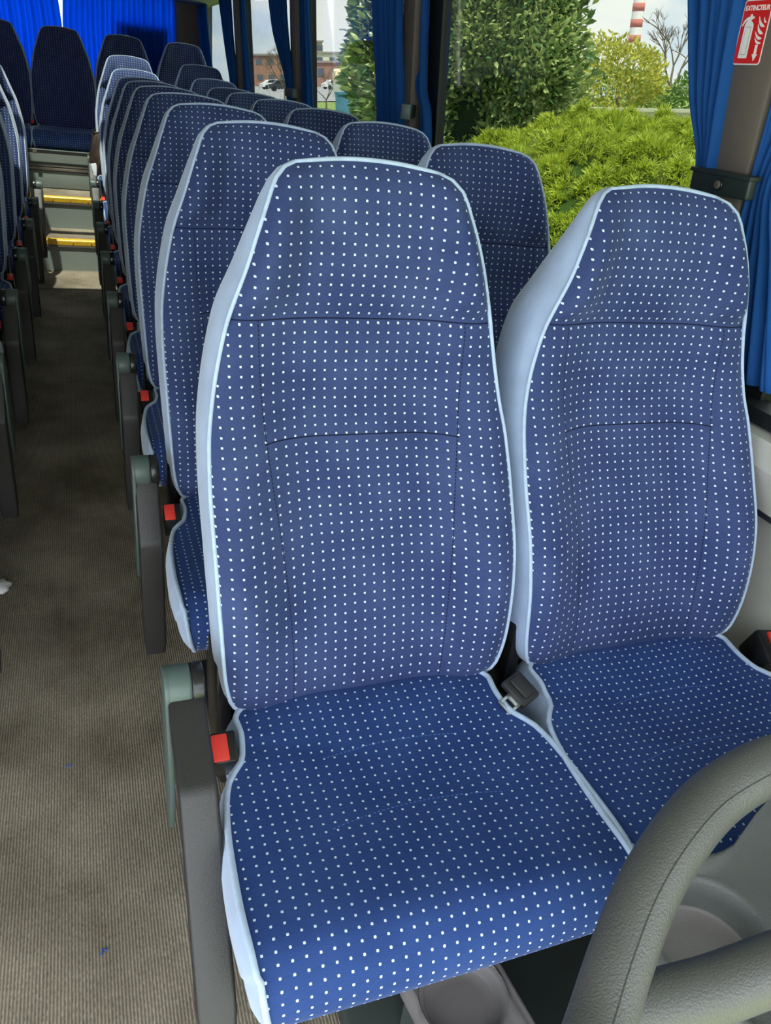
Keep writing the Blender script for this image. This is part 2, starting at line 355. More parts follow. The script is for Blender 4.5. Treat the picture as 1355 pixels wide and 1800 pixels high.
for i, (x0, x1, y0, y1, z1) in enumerate([(.30, 1.2, 6.20, 6.84, .10), (.42, 1.2, 6.84, 8.7, .40), (-1.38, -.42, 6.5, 8.7, .40)]):
    structure(box('floor.%03d' % (i+1), (x0, y0, .0), (x1, y1, z1), CARPET))
lk = empty('rear_locker', (-.07, 6.76, .423)); tag(lk, 'grey-green locker with aluminium frame and round lock under the middle rear seat', 'locker')
box('locker_body', (-.36, .01, 0), (.36, .5, .245), PANELG, lk); box('locker_door', (-.30, .0, .006), (.205, .012, .125), PANELG, lk, .002)
bm = bm_new(); bm_box(bm, (-.32, -.008, .131), (.25, .012, .150), .002); bm_box(bm, (.212, -.006, .0), (.232, .012, .131), .002); bm_box(bm, (-.32, -.004, .155), (.25, .012, .166), .002)
bm_done(bm, 'door_frame', ALU, lk)
bm = bm_new(); bm_cyl(bm, (.115+.055, -.004, .088), .022, .012, 'Y', 28, bev=.002); lkk = bm_done(bm, 'lock', ALU, lk)
bm = bm_new(); bm_cyl(bm, (.115+.055, -.012, .088), .011, .008, 'Y', 20); bm_done(bm, 'lock_cylinder', BROWN, lkk)
lt = box('bench_support', (-1.3, 6.70, .672), (1.15, 6.735, .692), FRAMEM); tag(lt, 'dark metal rail carrying the front of the rear bench seats', 'seat rail')
for x in (-.30, .215):
    bm = bm_new(); bm_box(bm, (x-.014, 6.690, .668), (x+.014, 6.700, .69), .001); bm_done(bm, 'fixing_bracket', BROWN, lt)

# ------------------------------------------------------------------ passenger seat (local: x centred, y = Y-.75, z from its floor)
def build_backrest(hs=1.0, ws=1.0, dz=0.0):
    """returns front mesh, side mesh, piping mesh, shell mesh"""
    zz = np.array([.485, .505, .56, .62, .70, .80, .87, .93, .99, 1.04, 1.11, 1.16, 1.20, 1.225, 1.240, 1.248])
    yy = np.array([.890, .885, .888, .897, .922, .978, 1.018, 1.050, 1.067, 1.073, 1.071, 1.078, 1.090, 1.100, 1.112, 1.125])-.75
    ww = np.array([.212, .226, .236, .239, .242, .243, .240, .231, .219, .207, .183, .166, .151, .141, .128, .108])*ws
    T = np.linspace(0, 1, 64)
    tk = (zz-zz[0])/(zz[-1]-zz[0]); tk[-3:] = [.965, .982, 1.0]
    fz, fy, fw = cr(tk, zz), cr(tk, yy), cr(tk, ww)
    def Z(z): return .485+(z-.485)*hs
    rec = cr([0, .1, .3, .5, .68, .73, .78, .88, 1], [.012, .024, .036, .028, .015, .014, .010, .008, .004])
    bol = cr([0, .1, .3, .5, .68, .73, .79, .9, .97, 1], [.006, .014, .020, .016, .008, .006, .026, .022, .010, .002])
    sg_ = lambda a, lo, hi: (lambda t: t*t*(3-2*t))(max(0, min(1, (a-lo)/(hi-lo))))
    S = np.sin(np.linspace(-1, 1, 49)*PI/2)*.55+np.linspace(-1, 1, 49)*.45
    V = []; UV = []; v = 0; prev = None; ts1 = None
    for i, t in enumerate(T):
        z, y, w = Z(float(fz(t))), float(fy(t)), float(fw(t))
        if prev: v += math.hypot(z-prev[0], y-prev[1])
        prev = (z, y)
        seam = .008*math.exp(-((fz(t)-1.045)/.010)**2)
        for s in S:
            a_ = abs(s); d = rec(t)*(1-sg_(a_, .30, .86))-bol(t)*sg_(a_, .50, .86)*(1-max(0, (a_-.86)/.14)**2)
            x = s*w; zt = z+.010*(1-s*s)*max(0, (t-.90)/.1)**2
            V.append((x, y+float(d)+(seam if abs(s) < .99 else 0)-.004*math.exp(-((fz(t)-.56)/.05)**2)*(1-s*s), zt-(.012*(1-s*s)*max(0, 1-t/.08)))); UV.append((x, v))
    nr, nc = len(T), len(S)
    front = mesh(V, grid_faces(nr, nc), UV)
    # outline loop: left up, top, right down, bottom
    Vv = [Vector(p) for p in V]
    loop = [i*nc for i in range(nr)]+[(nr-1)*nc+j for j in range(1, nc)]+[i*nc+nc-1 for i in range(nr-2, -1, -1)]+[j for j in range(nc-2, 0, -1)]
    P = [Vv[k] for k in loop]; L = len(P); cen = Vector((0, 0, .85))
    D = cr([.48, .6, .8, 1.0, 1.12, 1.19, 1.24, 1.27], [.115, .14, .15, .145, .125, .09, .05, .035])
    K = 7; SV = []
    for a in range(L):
        p = P[a]; tn = (P[(a+1) % L]-P[a-1]); tn.y = 0; nrm = Vector((-tn.z, 0, tn.x)); nrm = nrm.normalized() if nrm.length > 1e-9 else Vector((0, 0, 0))
        zo = .485+(p.z-.485)/hs; dd = float(D(zo)); ins = .012
        for k in range(K):
            q = k/(K-1); bul = .012*math.sin(PI*q)**.8
            SV.append(p+Vector((0, dd*q, 0))+nrm*(bul-ins*q*q)+Vector((0, 0, -.03*q*max(0, min(1, (zo-1.05)/.18)))))
    SF = []
    for a in range(L):
        b = (a+1) % L
        for k in range(K-1): SF.append((a*K+k, a*K+k+1, b*K+k+1, b*K+k))
    sidem = mesh(SV, SF)
    off = [p+Vector((0, -.001, 0)) for p in P]
    PV, PF = tube_geo(off[:2*nr+nc-2], .0034, 7)
    pip = mesh(PV, PF)
    # shell
    BV = []
    for i in range(nr):
        la = SV[i*K+K-1]; ra = SV[(nr+nc-1-1+(nr-1-i))*K+K-1] if i < nr-1 else SV[(nr+nc-2)*K+K-1]
        for j in range(13):
            s = j/12; BV.append(la.lerp(ra, s)+Vector((0, .03*math.sin(PI*s)**.6, 0)))
    shell = mesh(BV, grid_faces(nr, 13, True))
    return front, sidem, pip, shell, v

def build_cushion():
    pts = [(.935, .470), (.90, .486), (.85, .486), (.80, .482), (.72, .480), (.62, .481), (.55, .483), (.515, .482), (.490, .474), (.469, .458), (.458, .436), (.459, .412), (.470, .388), (.490, .364), (.52, .348)]
    path = smooth_path([(0, y-.75, z) for y, z in pts], 5); n = len(path)
    XL = cr([.44, .46, .50, .57, .65, .72, .762, .782, .80, .84, .87, .90, .935], [.257, .260, .266, .269, .267, .260, .248, .231, .224, .219, .222, .200, .175])
    XR = lambda q: XL(q)*.945
    S = np.linspace(-1, 1, 49); V = []; UV = []; v = 0
    for i, p in enumerate(path):
        if i: v += (p-path[i-1]).length
        Y = p.y+.75; front = 1 if Y > .5 else max(0, (Y-.45)/.05)
        xl, xr = float(XL(Y)), float(XR(Y))
        if p.z < .47 and Y < .6: xl = .2615-.022*min(1, (.47-p.z)/.12)**1.5; xr = xl*.945
        for s in S:
            x = s*(xl if s < 0 else xr)
            dip = .020*(1-s*s)**1.2*math.exp(-((Y-.74)/.15)**2) + .004*(1-s**2)*front
            crown = .010*(1-abs(s)**5)*(1-math.exp(-((1-abs(s))/.12)))
            wr = -.0025*math.exp(-((Y-.768+.05*s)/.012)**2)*(1 if s < -.2 else 0)
            V.append((x, p.y-.003*(1-s*s)*(1-front), p.z-dip+crown*front+wr)); UV.append((x, v))
    nr, nc = n, len(S); v = 0
    for i in range(nr):
        if i: v += (Vector(V[i*nc+nc//2])-Vector(V[(i-1)*nc+nc//2])).length
        for j in range(nc): UV[i*nc+j] = (UV[i*nc+j][0], v)
    top = mesh(V, grid_faces(nr, nc, True), UV)
    Vv = [Vector(p) for p in V]; SV = []; SF = []; PV = []; PF = []
    K = 7
    for sgn, col in ((-1, 0), (1, nc-1)):
        base = len(SV)
        for i in range(nr):
            p = Vv[i*nc+col]; Y = p.y+.75
            q = Vector((p.x*.93, p.y+.045*math.log(1+math.exp((-.20-p.y)/.045)), min(p.z, .368)))
            if Y >= .76: q.x = sgn*(.225+.02*max(0, min(1, (.80-Y)/.04)))
            for k in range(K):
                t = k/(K-1); pt = p.lerp(q, t)+Vector((sgn*((.020 if sgn < 0 else .004)*math.sin(PI*t)**.8), 0, 0)); SV.append(pt)
        for i in range(nr-1):
            for k in range(K-1):
                a = base+i*K+k; f = (a, a+1, a+K+1, a+K); SF.append(f if sgn < 0 else f[::-1])
        pv, pf = tube_geo([Vv[i*nc+col]+Vector((0, 0, .002)) for i in range(nr)], .0046, 7); o = len(PV); PV += pv; PF += [tuple(a+o for a in f) for f in pf]
    # back of the cushion
    b = len(SV); bk = [Vv[j] for j in range(nc)]
    for p in bk: SV += [p, Vector((p.x, p.y+.01, .38))]
    for j in range(nc-1): SF.append((b+2*j, b+2*j+1, b+2*j+3, b+2*j+2))
    h_ = len(PV)//2
    return top, mesh(SV, SF), mesh(PV[:h_], [f for f in PF if max(f) < h_]), mesh(PV[h_:], [tuple(a-h_ for a in f) for f in PF if min(f) >= h_]), v

FRONT, SIDE, PIPM, SHELLM, VB = build_backrest()
def vz(z): return VB*(z-.485)/(.763)   # approximate arc coordinate of a height
# measure seam coordinate from the mesh itself
def seam_v(me, z):
    best = min(me.loops, key=lambda lp: abs(me.vertices[lp.vertex_index].co.z-z)+abs(me.vertices[lp.vertex_index].co.x)*.2)
    return me.uv_layers['UVMap'].data[best.index].uv[1]
sv1, sv2 = seam_v(FRONT, 1.045), seam_v(FRONT, .872)
FAB = fabric('dotted_velour_backrest', [(sv1, .3), (sv2, .158)], (0.0, sv1, .126, .163), base=(.026, .042, .125), base2=(.044, .066, .165))
CT, CS, CP, CP2, VC = build_cushion()
FABC = fabric('dotted_velour_cushion', [], None, [(.15, .11), (.27, .13)], base=(.017, .044, .165), base2=(.026, .060, .20))
bf, bs, bp, bsh, _ = build_backrest(.86, .92)
FABB = fabric('dotted_velour_rear', [], None, base=(.022, .03, .11), base2=(.03, .042, .14))
for me, m in ((FRONT, FAB), (SIDE, SUEDE), (PIPM, PIPE), (SHELLM, SHELL), (CT, FABC), (CS, SUEDE), (CP, PIPE), (CP2, PIPE), (bf, FABB), (bs, SUEDE), (bp, PIPE), (bsh, SHELL)):
    me.materials.append(m)
    for p in me.polygons: p.use_smooth = True

def armrest_meshes():
    # arm: origin at pivot, runs along -y, bends down after .16
    bend = math.radians(33); path = []
    for d in np.linspace(.012, .15, 8): path.append(((-d, 0), 0))
    R = .018
    for a in np.linspace(0, bend, 7)[1:]: path.append(((-.15-R*math.sin(a), -R*(1-math.cos(a))), a))
    ex, ez = path[-1][0]
    for d in np.linspace(.03, .295, 9): path.append(((ex-d*math.cos(bend), ez-d*math.sin(bend)), bend))
    V = []; F = []; hw, th = .025, .017; sec = []
    for cx, cz in ((1, 1), (-1, 1), (-1, -1), (1, -1)):
        for a in np.linspace(0, PI/2, 4):
            a0 = {(1, 1): 0, (-1, 1): PI/2, (-1, -1): PI, (1, -1): 1.5*PI}[(cx, cz)]
            r = .006; sec.append((cx*(hw-r)+r*math.cos(a0+a), cz*(th-r)+r*math.sin(a0+a)))
    m = len(sec)
    N = len(path)
    for i, ((y, z), a) in enumerate(path):
        k = 1 if 0 < i < N-1 else .86
        nx, nz = (math.sin(a)*-1, math.cos(a))   # thickness direction in yz
        for (sx_, st) in sec: V.append((sx_*k, y+nx*st*k, z+nz*st*k))
    for i in range(N-1):
        for j in range(m): F.append((i*m+j, i*m+(j+1) % m, (i+1)*m+(j+1) % m, (i+1)*m+j))
    F.append(tuple(range(m))); F.append(tuple((N-1)*m+j for j in range(m))[::-1])
    return mesh(V, F)
ARM = armrest_meshes(); ARM.materials.append(BLACKP)
for p in ARM.polygons: p.use_smooth = True
ARM.set_sharp_from_angle(angle=math.radians(50))
bm = bm_new(); bm_cyl(bm, (-.008, 0, 0), .034, .036, 'X', 32, bev=.006)
capo = bm_done(bm, 'pivot_cap', GREENP); CAP = capo.data; bpy.data.objects.remove(capo)
bm = bm_new(); bm_cyl(bm, (.018, 0, 0), .034, .018, 'X', 28, bev=.003); bm_box(bm, (.008, .0, -.05), (.026, .035, .0), .003)
o_ = bm_done(bm, 'pivot_bracket', BLACKS); BRK = o_.data; bpy.data.objects.remove(o_)
# side plate: tapering grey green cover on the aisle side
sp_pts = [(.034*math.cos(a), .034*math.sin(a)) for a in np.linspace(-.1, PI, 14)]+[(-.060, -.06), (-.085, -.14), (-.082, -.21), (-.060, -.262), (-.03, -.262), (.0, -.2), (.022, -.1)]
o_ = prism('side_plate', sp_pts, 'YZ', -.029, -.021, GREENP, bev=.002); SPL = o_.data; bpy.data.objects.remove(o_)
bm = bm_new(); bm_box(bm, (-.017, -.022, -.05), (.019, .026, .008), .004); o_ = bm_done(bm, 'b', BLACKS); BUK = o_.data; bpy.data.objects.remove(o_)
bm = bm_new(); bm_box(bm, (-.0165, -.019, .000), (.006, .021, .0115), .002); o_ = bm_done(bm, 'b', RED); BUR = o_.data; bpy.data.objects.remove(o_)
bm = bm_new()
for sx_ in (-.17, .17):
    bm_box(bm, (sx_-.02, -.20, 0), (sx_+.02, .12, .02), .004); bm_box(bm, (sx_-.015, -.06, .02), (sx_+.015, .0, .34), .004)
bm_box(bm, (-.20, -.20, .33), (.20, .17, .372), .006)
o_ = bm_done(bm, 'leg_frame', FRAMEM); LEG = o_.data; bpy.data.objects.remove(o_)
bm = bm_new(); bm_box(bm, (-.24, .16, .30), (.24, .22, .44), .01); bm_box(bm, (-.245, .16, .38), (-.220, .25, .56), .006); bm_box(bm, (.215, .16, .38), (.240, .25, .50), .006)  # black bar added to stand for the shadowed gap under and between backrests
o_ = bm_done(bm, 'gap_shade_bar', BLACKS); BBK = o_.data; bpy.data.objects.remove(o_)

def child(name, me, parent, loc=(0, 0, 0), rot=(0, 0, 0)):
    o = bpy.data.objects.new(name, me); C.objects.link(o); o.parent = parent; o.location = loc; o.rotation_euler = rot; return o
def make_seat(x, k, label, group, arm=None, buckle=True, dz=0.0, mirror=False, bench=False, Y=None):
    r = empty('passenger_seat', (x, .75+.7*k if Y is None else Y, dz)); tag(r, label, 'bus seat', group)
    if mirror: r.scale.x = -1
    b = child('backrest', bf if bench else FRONT, r)
    child('side_panel', bs if bench else SIDE, b); child('piping', bp if bench else PIPM, b); child('back_shell', bsh if bench else SHELLM, b)
    c = child('seat_cushion', CT, r); child('side_panel', CS, c); child('piping', CP, c); child('piping', CP2, c)
    if bench: b.scale.x = 1; c.scale.x = .90
    if bench: r.scale = (1.07, 1.07, 1.07); r.location = Vector((0, 0, H))+(r.location-Vector((0, 0, H)))*1.07
    if not bench: child('leg_frame', LEG, r)
    child('gap_shade_bar', BBK, r)
    if arm is not None:
        a = child('armrest', ARM, r, (-.298, .113, .572), (math.radians(arm), 0, 0)); child('pivot_cap', CAP, a); child('pivot_bracket', BRK, a)
        child('side_plate', SPL, a, (0, 0, 0), (math.radians(-arm*.8 if arm > 40 else -arm*.55), 0, 0))
    if buckle:
        q = child('seatbelt_buckle', BUK, r, (-.249, .062, .487) if not bench else (-.232, .06, .50), (math.radians(24), 0, 0)); child('release_button', BUR, q)
    return r

ordn = ['front', 'second', 'third', 'fourth', 'fifth', 'sixth', 'seventh', 'eighth', 'ninth']
DZ = [0, 0, 0, 0, 0, 0, 0, .03, .105]
for k in range(9):
    lab = ['large blue dotted aisle seat in the foreground, red buckle at its left',
           'aisle seat directly behind the big foreground seat, right of the aisle'][k] if k < 2 else \
        'blue dotted seat, %s back from the camera along the right edge of the aisle' % ordn[k]
    if k == 8: lab = 'rearmost aisle-side seat right of the aisle, sunlit headrest, brown jacket beside it'
    make_seat(.385, k, lab, 'aisle seats right of the aisle', arm=20 if k == 0 else 58, dz=DZ[k])
    lab = ['blue dotted window seat of the front pair, behind the grey grab handle',
           'window seat directly behind the front window seat, juniper bed seen past it'][k] if k < 2 else \
        'blue dotted seat beside the right-hand windows, %s back from the camera' % ordn[k]
    if k == 8: lab = 'rearmost seat beside the right-hand windows, in front of the rear bench'
    s = make_seat(.90, k, lab, 'window seats on the right side', buckle=False, dz=DZ[k])
    if k == 0:
        q = child('seatbelt_buckle', BUK, s, (.285, .07, .49), (math.radians(24), 0, math.radians(-14))); q.scale = (-1.5, 1.5, 1.3); child('release_button', BUR, q)
        # black belt slider with steel tongue lying in the gap to the aisle seat
        bm = bm_new(); bm_box(bm, (-.024, -.020, -.010), (.024, .034, .004), .004); bm_box(bm, (-.014, -.012, .004), (.014, .028, .010), .003)
        t_ = bm_done(bm, 'seatbelt_slider', BLACKP, s); t_.location = (-.262, .072, .490); t_.rotation_euler = (math.radians(22), 0, math.radians(28))
        bm = bm_new(); bm_box(bm, (-.056, -.014, -.006), (-.050, .014, -.003), .001); bm_box(bm, (-.052, .008, -.006), (-.026, .014, -.003), .001); bm_box(bm, (-.052, -.014, -.006), (-.026, -.008, -.003), .001); bm_box(bm, (-.034, -.014, -.006), (-.018, .014, -.003), .001)
        bm_done(bm, 'steel_tongue', STEEL, t_)
        V = smooth_path([(-.27, .085, .468), (-.262, .13, .44), (-.25, .17, .36)], 6)
        tube('belt_webbing', V, .010, BLACKS, s, 6)
for k in range(1, 8):
    lab = 'blue dotted seat on the left of the aisle, %s row from the camera' % ordn[k]
    if k == 7: lab = 'rearmost seat on the left of the aisle, just before the steps'
    make_seat(-.56, k, lab, 'aisle seats left of the aisle', arm=58, mirror=True)
names = ['rear bench seat at the far left edge of the photo, partly cut off', 'middle rear bench seat facing straight down the aisle, below the white slit between curtains',
         'rear bench seat right of the middle one, its back against the blue curtain', 'rightmost rear bench seat in the dark corner']
for x, lab in zip((-.525, -.07, .385, .84), names):
    make_seat(x, 0, lab, 'rear bench seats', bench=True, dz=.35, Y=.75+6.13)

# jacket hanging beside the rearmost aisle seat
jk = empty('hanging_jacket', (.13, 6.46, .66)); tag(jk, 'crumpled brown jacket hanging at the aisle side of the rearmost right seats', 'jacket')
JK = mat('brown_nylon', (.055, .035, .028), .6, .4, noise=.3, nscale=25)
V = []; 
for i in range(26):
    t = i/25
    for j in range(20):
        a = 2*PI*j/20; w = .035+.035*math.sin(PI*min(1, t*1.1))**.7; f = 1+.28*math.sin(5*a+7*t)+.12*math.sin(9*a-13*t)
        V.append((.01+w*.75*f*math.cos(a)-.01*t, w*1.2*f*math.sin(a), .20-t*.42+.01*math.sin(3*a+9*t)))
F = []
for i in range(25):
    for j in range(20): F.append((i*20+j, i*20+(j+1) % 20, (i+1)*20+(j+1) % 20, (i+1)*20+j))
F.append(tuple(range(20))); F.append(tuple(500+j for j in range(20))[::-1])
link('jacket_body', mesh(V, F), JK, jk)
lb = box('white_label', (-.052, -.075, -.13), (-.016, -.068, .01), mat('white_cloth', (.75, .8, .9), .8), jk, .002); lb.rotation_euler = (0, math.radians(-12), 0)

# ------------------------------------------------------------------ curtains, ties, sign
def curtain(name, ys, label, x0=1.155, mat_=CURT, amp=.011, pleats=13, thick=.02, group='curtains on the right-hand windows', shr=.08):
    """ys: list of (z, ya, yb) from top to bottom"""
    zs = [a[0] for a in ys][::-1]; fa = cr(zs, [a[1] for a in ys][::-1]); fb = cr(zs, [a[2] for a in ys][::-1])
    nz_, ny = 34, pleats*10+1; V = []
    ph = [random.uniform(-.5, .5) for _ in range(pleats+2)]
    for i in range(nz_):
        z = zs[-1]+(zs[0]-zs[-1])*i/(nz_-1); a, b = float(fa(z)), float(fb(z))
        sq = min(1.3, max(.45, abs(b-a)/.15))
        for j in range(ny):
            s = j/(ny-1); k = s*pleats; p = ph[int(k)]*(1-k % 1)+ph[int(k)+1]*(k % 1)
            x = x0+amp*(lambda w_: (abs(w_)**.6)*(1 if w_ > 0 else -1))(math.sin(2*PI*k+p+.6*math.sin(3*z+j*.02)))*(.8+.3*math.sin(1.7*k))
            V.append((x-shr*max(0, z-.87)+.012*math.sin(2.2*k+z*2), a+(b-a)*s+.004*math.cos(2*PI*k+p), z))
    o = link(name, mesh(V, grid_faces(nz_, ny)), mat_); tag(o, label, 'curtain', group)
    md = o.modifiers.new('cloth', 'SOLIDIFY'); md.thickness = .0012
    return o
curtain('window_curtain', [(1.84, 1.34, 1.62), (1.57, 1.345, 1.505), (1.40, 1.335, 1.435), (1.27, 1.325, 1.368), (1.18, 1.32, 1.375), (.92, 1.32, 1.42)], 'blue pleated curtain left of the pillar with the red sign', x0=1.20)
curtain('window_curtain', [(1.84, .80, 1.23), (1.55, .98, 1.235), (1.38, 1.10, 1.235), (1.27, 1.165, 1.235), (1.15, 1.125, 1.235), (.92, 1.05, 1.235)], 'bright blue curtain at the right edge of the photo, beyond the sign pillar', x0=1.22)
curtain('window_curtain', [(1.84, 3.10, 3.46), (1.6, 3.09, 3.39), (1.25, 3.04, 3.32), (.92, 3.03, 3.30)], 'broad dark blue curtain left of the second pillar', x0=1.19, pleats=12)
curtain('window_curtain', [(1.84, 2.93, 3.12), (1.6, 2.945, 3.10), (1.36, 2.94, 3.02), (1.30, 2.90, 2.95), (1.2, 2.88, 2.97), (.92, 2.87, 3.0)], 'light blue curtain right of the second pillar, pulled into a tie', x0=1.235, pleats=6)
curtain('window_curtain', [(1.84, 4.93, 5.36), (1.6, 4.90, 5.26), (1.30, 4.84, 4.95), (1.2, 4.84, 4.93), (.92, 4.84, 4.98)], 'dark blue tapering curtain left of the third pillar', x0=1.19, pleats=9)
curtain('window_curtain', [(1.84, 4.62, 4.80), (1.2, 4.58, 4.77), (.92, 4.58, 4.78)], 'light blue narrow curtain right of the third pillar', x0=1.235, pleats=6)
curtain('window_curtain', [(1.84, 6.70, 7.15), (1.5, 6.66, 7.0), (1.2, 6.62, 6.86), (.92, 6.62, 6.9)], 'dark blue curtain left of the fourth pillar', x0=1.19, pleats=9)
curtain('window_curtain', [(1.84, 6.40, 6.58), (1.2, 6.34, 6.56), (.92, 6.34, 6.56)], 'light blue narrow curtain right of the fourth pillar', x0=1.235, pleats=6)
curtain('window_curtain', [(1.84, 8.05, 8.62), (1.5, 8.0, 8.62), (1.2, 7.95, 8.62), (.92, 7.9, 8.62)], 'sunlit blue curtain in the rearmost right-hand window', x0=1.21, pleats=10)
for i in range(4):  # drawn curtains added out of view to keep sun off the seats
    a, b = le[i]+.02, le[i+1]-.02
    curtain('window_curtain', [(1.86, a, b), (1.4, a, b), (.8, a, b)], 'unseen blue curtain added to block sun at the %s window from the front on the left side' % ['first', 'second', 'third', 'fourth'][i], x0=-1.37, pleats=22, shr=0, group='sun-blocking curtains added on the left-hand windows')
def rear_curtain(x0, x1, edge, label):
    nz_, nx = 30, 241; V = []
    for i in range(nz_):
        z = 1.88-(1.88-1.08)*i/(nz_-1)
        for j in range(nx):
            s = j/(nx-1); a = x0; b = x1
            gap = .004+.05*max(0, (z-1.55)/.35)**1.1
            if edge == 'r': b = x1-gap*.6
            else: a = x0+gap*.6
            x = a+(b-a)*s; k = s*(x1-x0)/.045
            V.append((x, RY-.07+.012*math.sin(2*PI*k+.8*math.sin(k*.7+z))+.006*math.sin(3.1*k), z))
    o = link('rear_curtain', mesh(V, grid_faces(nz_, nx)), CURTR); tag(o, label, 'curtain', 'rear window curtains')
    md = o.modifiers.new('cloth', 'SOLIDIFY'); md.thickness = .0012
rear_curtain(-1.35, -.055, 'r', 'vivid blue rear window curtain left of the white slit')
rear_curtain(-.055, .93, 'l', 'vivid blue rear window curtain right of the white slit')

tie = empty('curtain_tie', (1.165, 1.28, 1.262)); tag(tie, 'dark green curtain tie bar with round button on the pillar below the red sign', 'curtain tie', 'curtain ties')
bm = bm_new(); bm_box(bm, (-.030, -.085, -.019), (-.010, .075, .021), .005, 3); bm_box(bm, (-.034, -.088, .014), (-.006, .078, .0225), .003); bm_done(bm, 'tie_bar', DKGREEN, tie)
bm = bm_new(); bm_cyl(bm, (-.034, -.012, .000), .0105, .006, 'X', 24, bev=.002); bt = bm_done(bm, 'button_ring', BLACKS, tie)
bm = bm_new(); bm_cyl(bm, (-.037, -.012, .000), .0075, .006, 'X', 24, bev=.002); bm_done(bm, 'button', BROWN, bt)
tie.rotation_euler = (0, math.radians(-4), 0)
def small_tie(y, z, rz, label, L=.14):
    t = empty('curtain_tie', (1.15, y, z)); tag(t, label, 'curtain tie', 'curtain ties'); t.rotation_euler = (0, 0, rz)
    bm = bm_new(); bm_box(bm, (-.02, -L*.5, -.022), (0, L*.5, .022), .004); bm_done(bm, 'tie_bar', DKGREEN, t)
    bm = bm_new(); bm_box(bm, (-.028, -L*.5-.004, -.024), (.004, -L*.5+.03, .024), .004); bm_done(bm, 'tie_end', GREENP, t)
small_tie(2.93, 1.29, math.radians(-28), 'grey-green curtain tie on the second pillar, angled into the aisle', .26)
small_tie(4.80, 1.28, math.radians(0), 'small dark curtain tie on the third pillar', .22)

# the sign
sg = empty('extinguisher_sign', (1.1455, 1.310, 1.508)); tag(sg, 'red fire extinguisher sign with white border, on the brown-grey pillar', 'sign')
sg.rotation_euler = (0, math.radians(-4.6), 0); sg.scale = (.93, .93, .90)
REDS = mat('sign_red', (.62, .02, .018), .35, .5); WHI = mat('sign_white', (.82, .78, .74), .4, .5)
def rr_outline(hw, hh, r, n=6):
    o = []
    for cx, cy, a0 in ((hw-r, hh-r, 0), (-hw+r, hh-r, PI/2), (-hw+r, -hh+r, PI), (hw-r, -hh+r, 1.5*PI)):
        for a in np.linspace(0, PI/2, n): o.append((cx+r*math.cos(a0+a), cy+r*math.sin(a0+a)))
    return o
SW, SH = .037, .0555    # half size
# sign coordinates: u to the viewer's right is -y, v is z
def flat(name, pts, d, m, parent, th=.0006):
    return prism(name, [(-u, v) for u, v in pts], 'YZ', -d-th, -d, m, parent)
flat('white_border', rr_outline(SW, SH, .007), 0, WHI, sg)
flat('red_field', rr_outline(SW-.0022, SH-.0022, .0055), .0006, REDS, sg)
bm_parts = {'extinguisher_body': [(-.024, -.044), (-.001, -.044), (-.001, .012), (-.004, .017), (-.009, .019), (-.009, .022), (-.003, .024), (-.003, .027), (-.009, .027), (-.009, .031), (-.014, .031), (-.014, .027), (-.021, .026), (-.028, .020), (-.032, .012), (-.030, .011), (-.025, .018), (-.019, .021), (-.019, .019), (-.022, .017), (-.024, .012)],
            }
for nm, pts in bm_parts.items(): eb = flat(nm, pts, .0012, WHI, sg)
bm = bm_new()
flat('body_outline', [(-.0195, -.038), (-.0055, -.038), (-.0055, .010), (-.0195, .010)], .0018, BROWN, eb, .0003)
flat('body_inner', [(-.0187, -.0372), (-.0063, -.0372), (-.0063, .0092), (-.0187, .0092)], .0021, WHI, eb, .0003)
def flame(u0, v0, u1, v1, w):
    """curved leaf from tip (u0, v0) to a rounded base (u1, v1)"""
    a, b = [], []; L = math.hypot(u1-u0, v1-v0); nx, ny = -(v1-v0)/L, (u1-u0)/L
    for t in np.linspace(0, 1, 9):
        c = .16*L*math.sin(PI*t); wd = w*(t**.8)*(1-t**5); x, y = u0+(u1-u0)*t+nx*-c, v0+(v1-v0)*t+ny*-c
        a.append((x+nx*wd, y+ny*wd)); b.append((x-nx*wd, y-ny*wd))
    return a+b[::-1][1:-1]
for q in ((.010, -.0085, .029, -.0185, .0036), (.008, .002, .029, -.011, .0042), (.011, .014, .029, -.003, .0046), (.010, .027, .0295, .009, .0046), (.0235, .0255, .0315, .0155, .0026)):
    flat('flame', flame(*q), .0012, WHI, sg)
flat('arrow', [(.0165, -.021), (.0225, -.021), (.0225, -.037), (.0265, -.037), (.0195, -.0485), (.0125, -.037), (.0165, -.037)], .0012, WHI, sg)
tcu = bpy.data.curves.new('txt', 'FONT'); tcu.body = 'EXTINCTEUR'; tcu.size = .0118; tcu.align_x = 'CENTER'; tcu.extrude = .0002; tcu.offset = .0003
to = bpy.data.objects.new('txt', tcu); C.objects.link(to); bpy.context.view_layer.update()
tme = bpy.data.meshes.new_from_object(to.evaluated_get(bpy.context.evaluated_depsgraph_get())); bpy.data.objects.remove(to)
wmax = max(v.co.x for v in tme.vertices); kx = (SW-.0045)/wmax
for v in tme.vertices: v.co = Vector((-.0014-v.co.z, -v.co.x*kx, v.co.y+.0375))
tme.materials.clear(); link('sign_text', tme, WHI, sg, False)

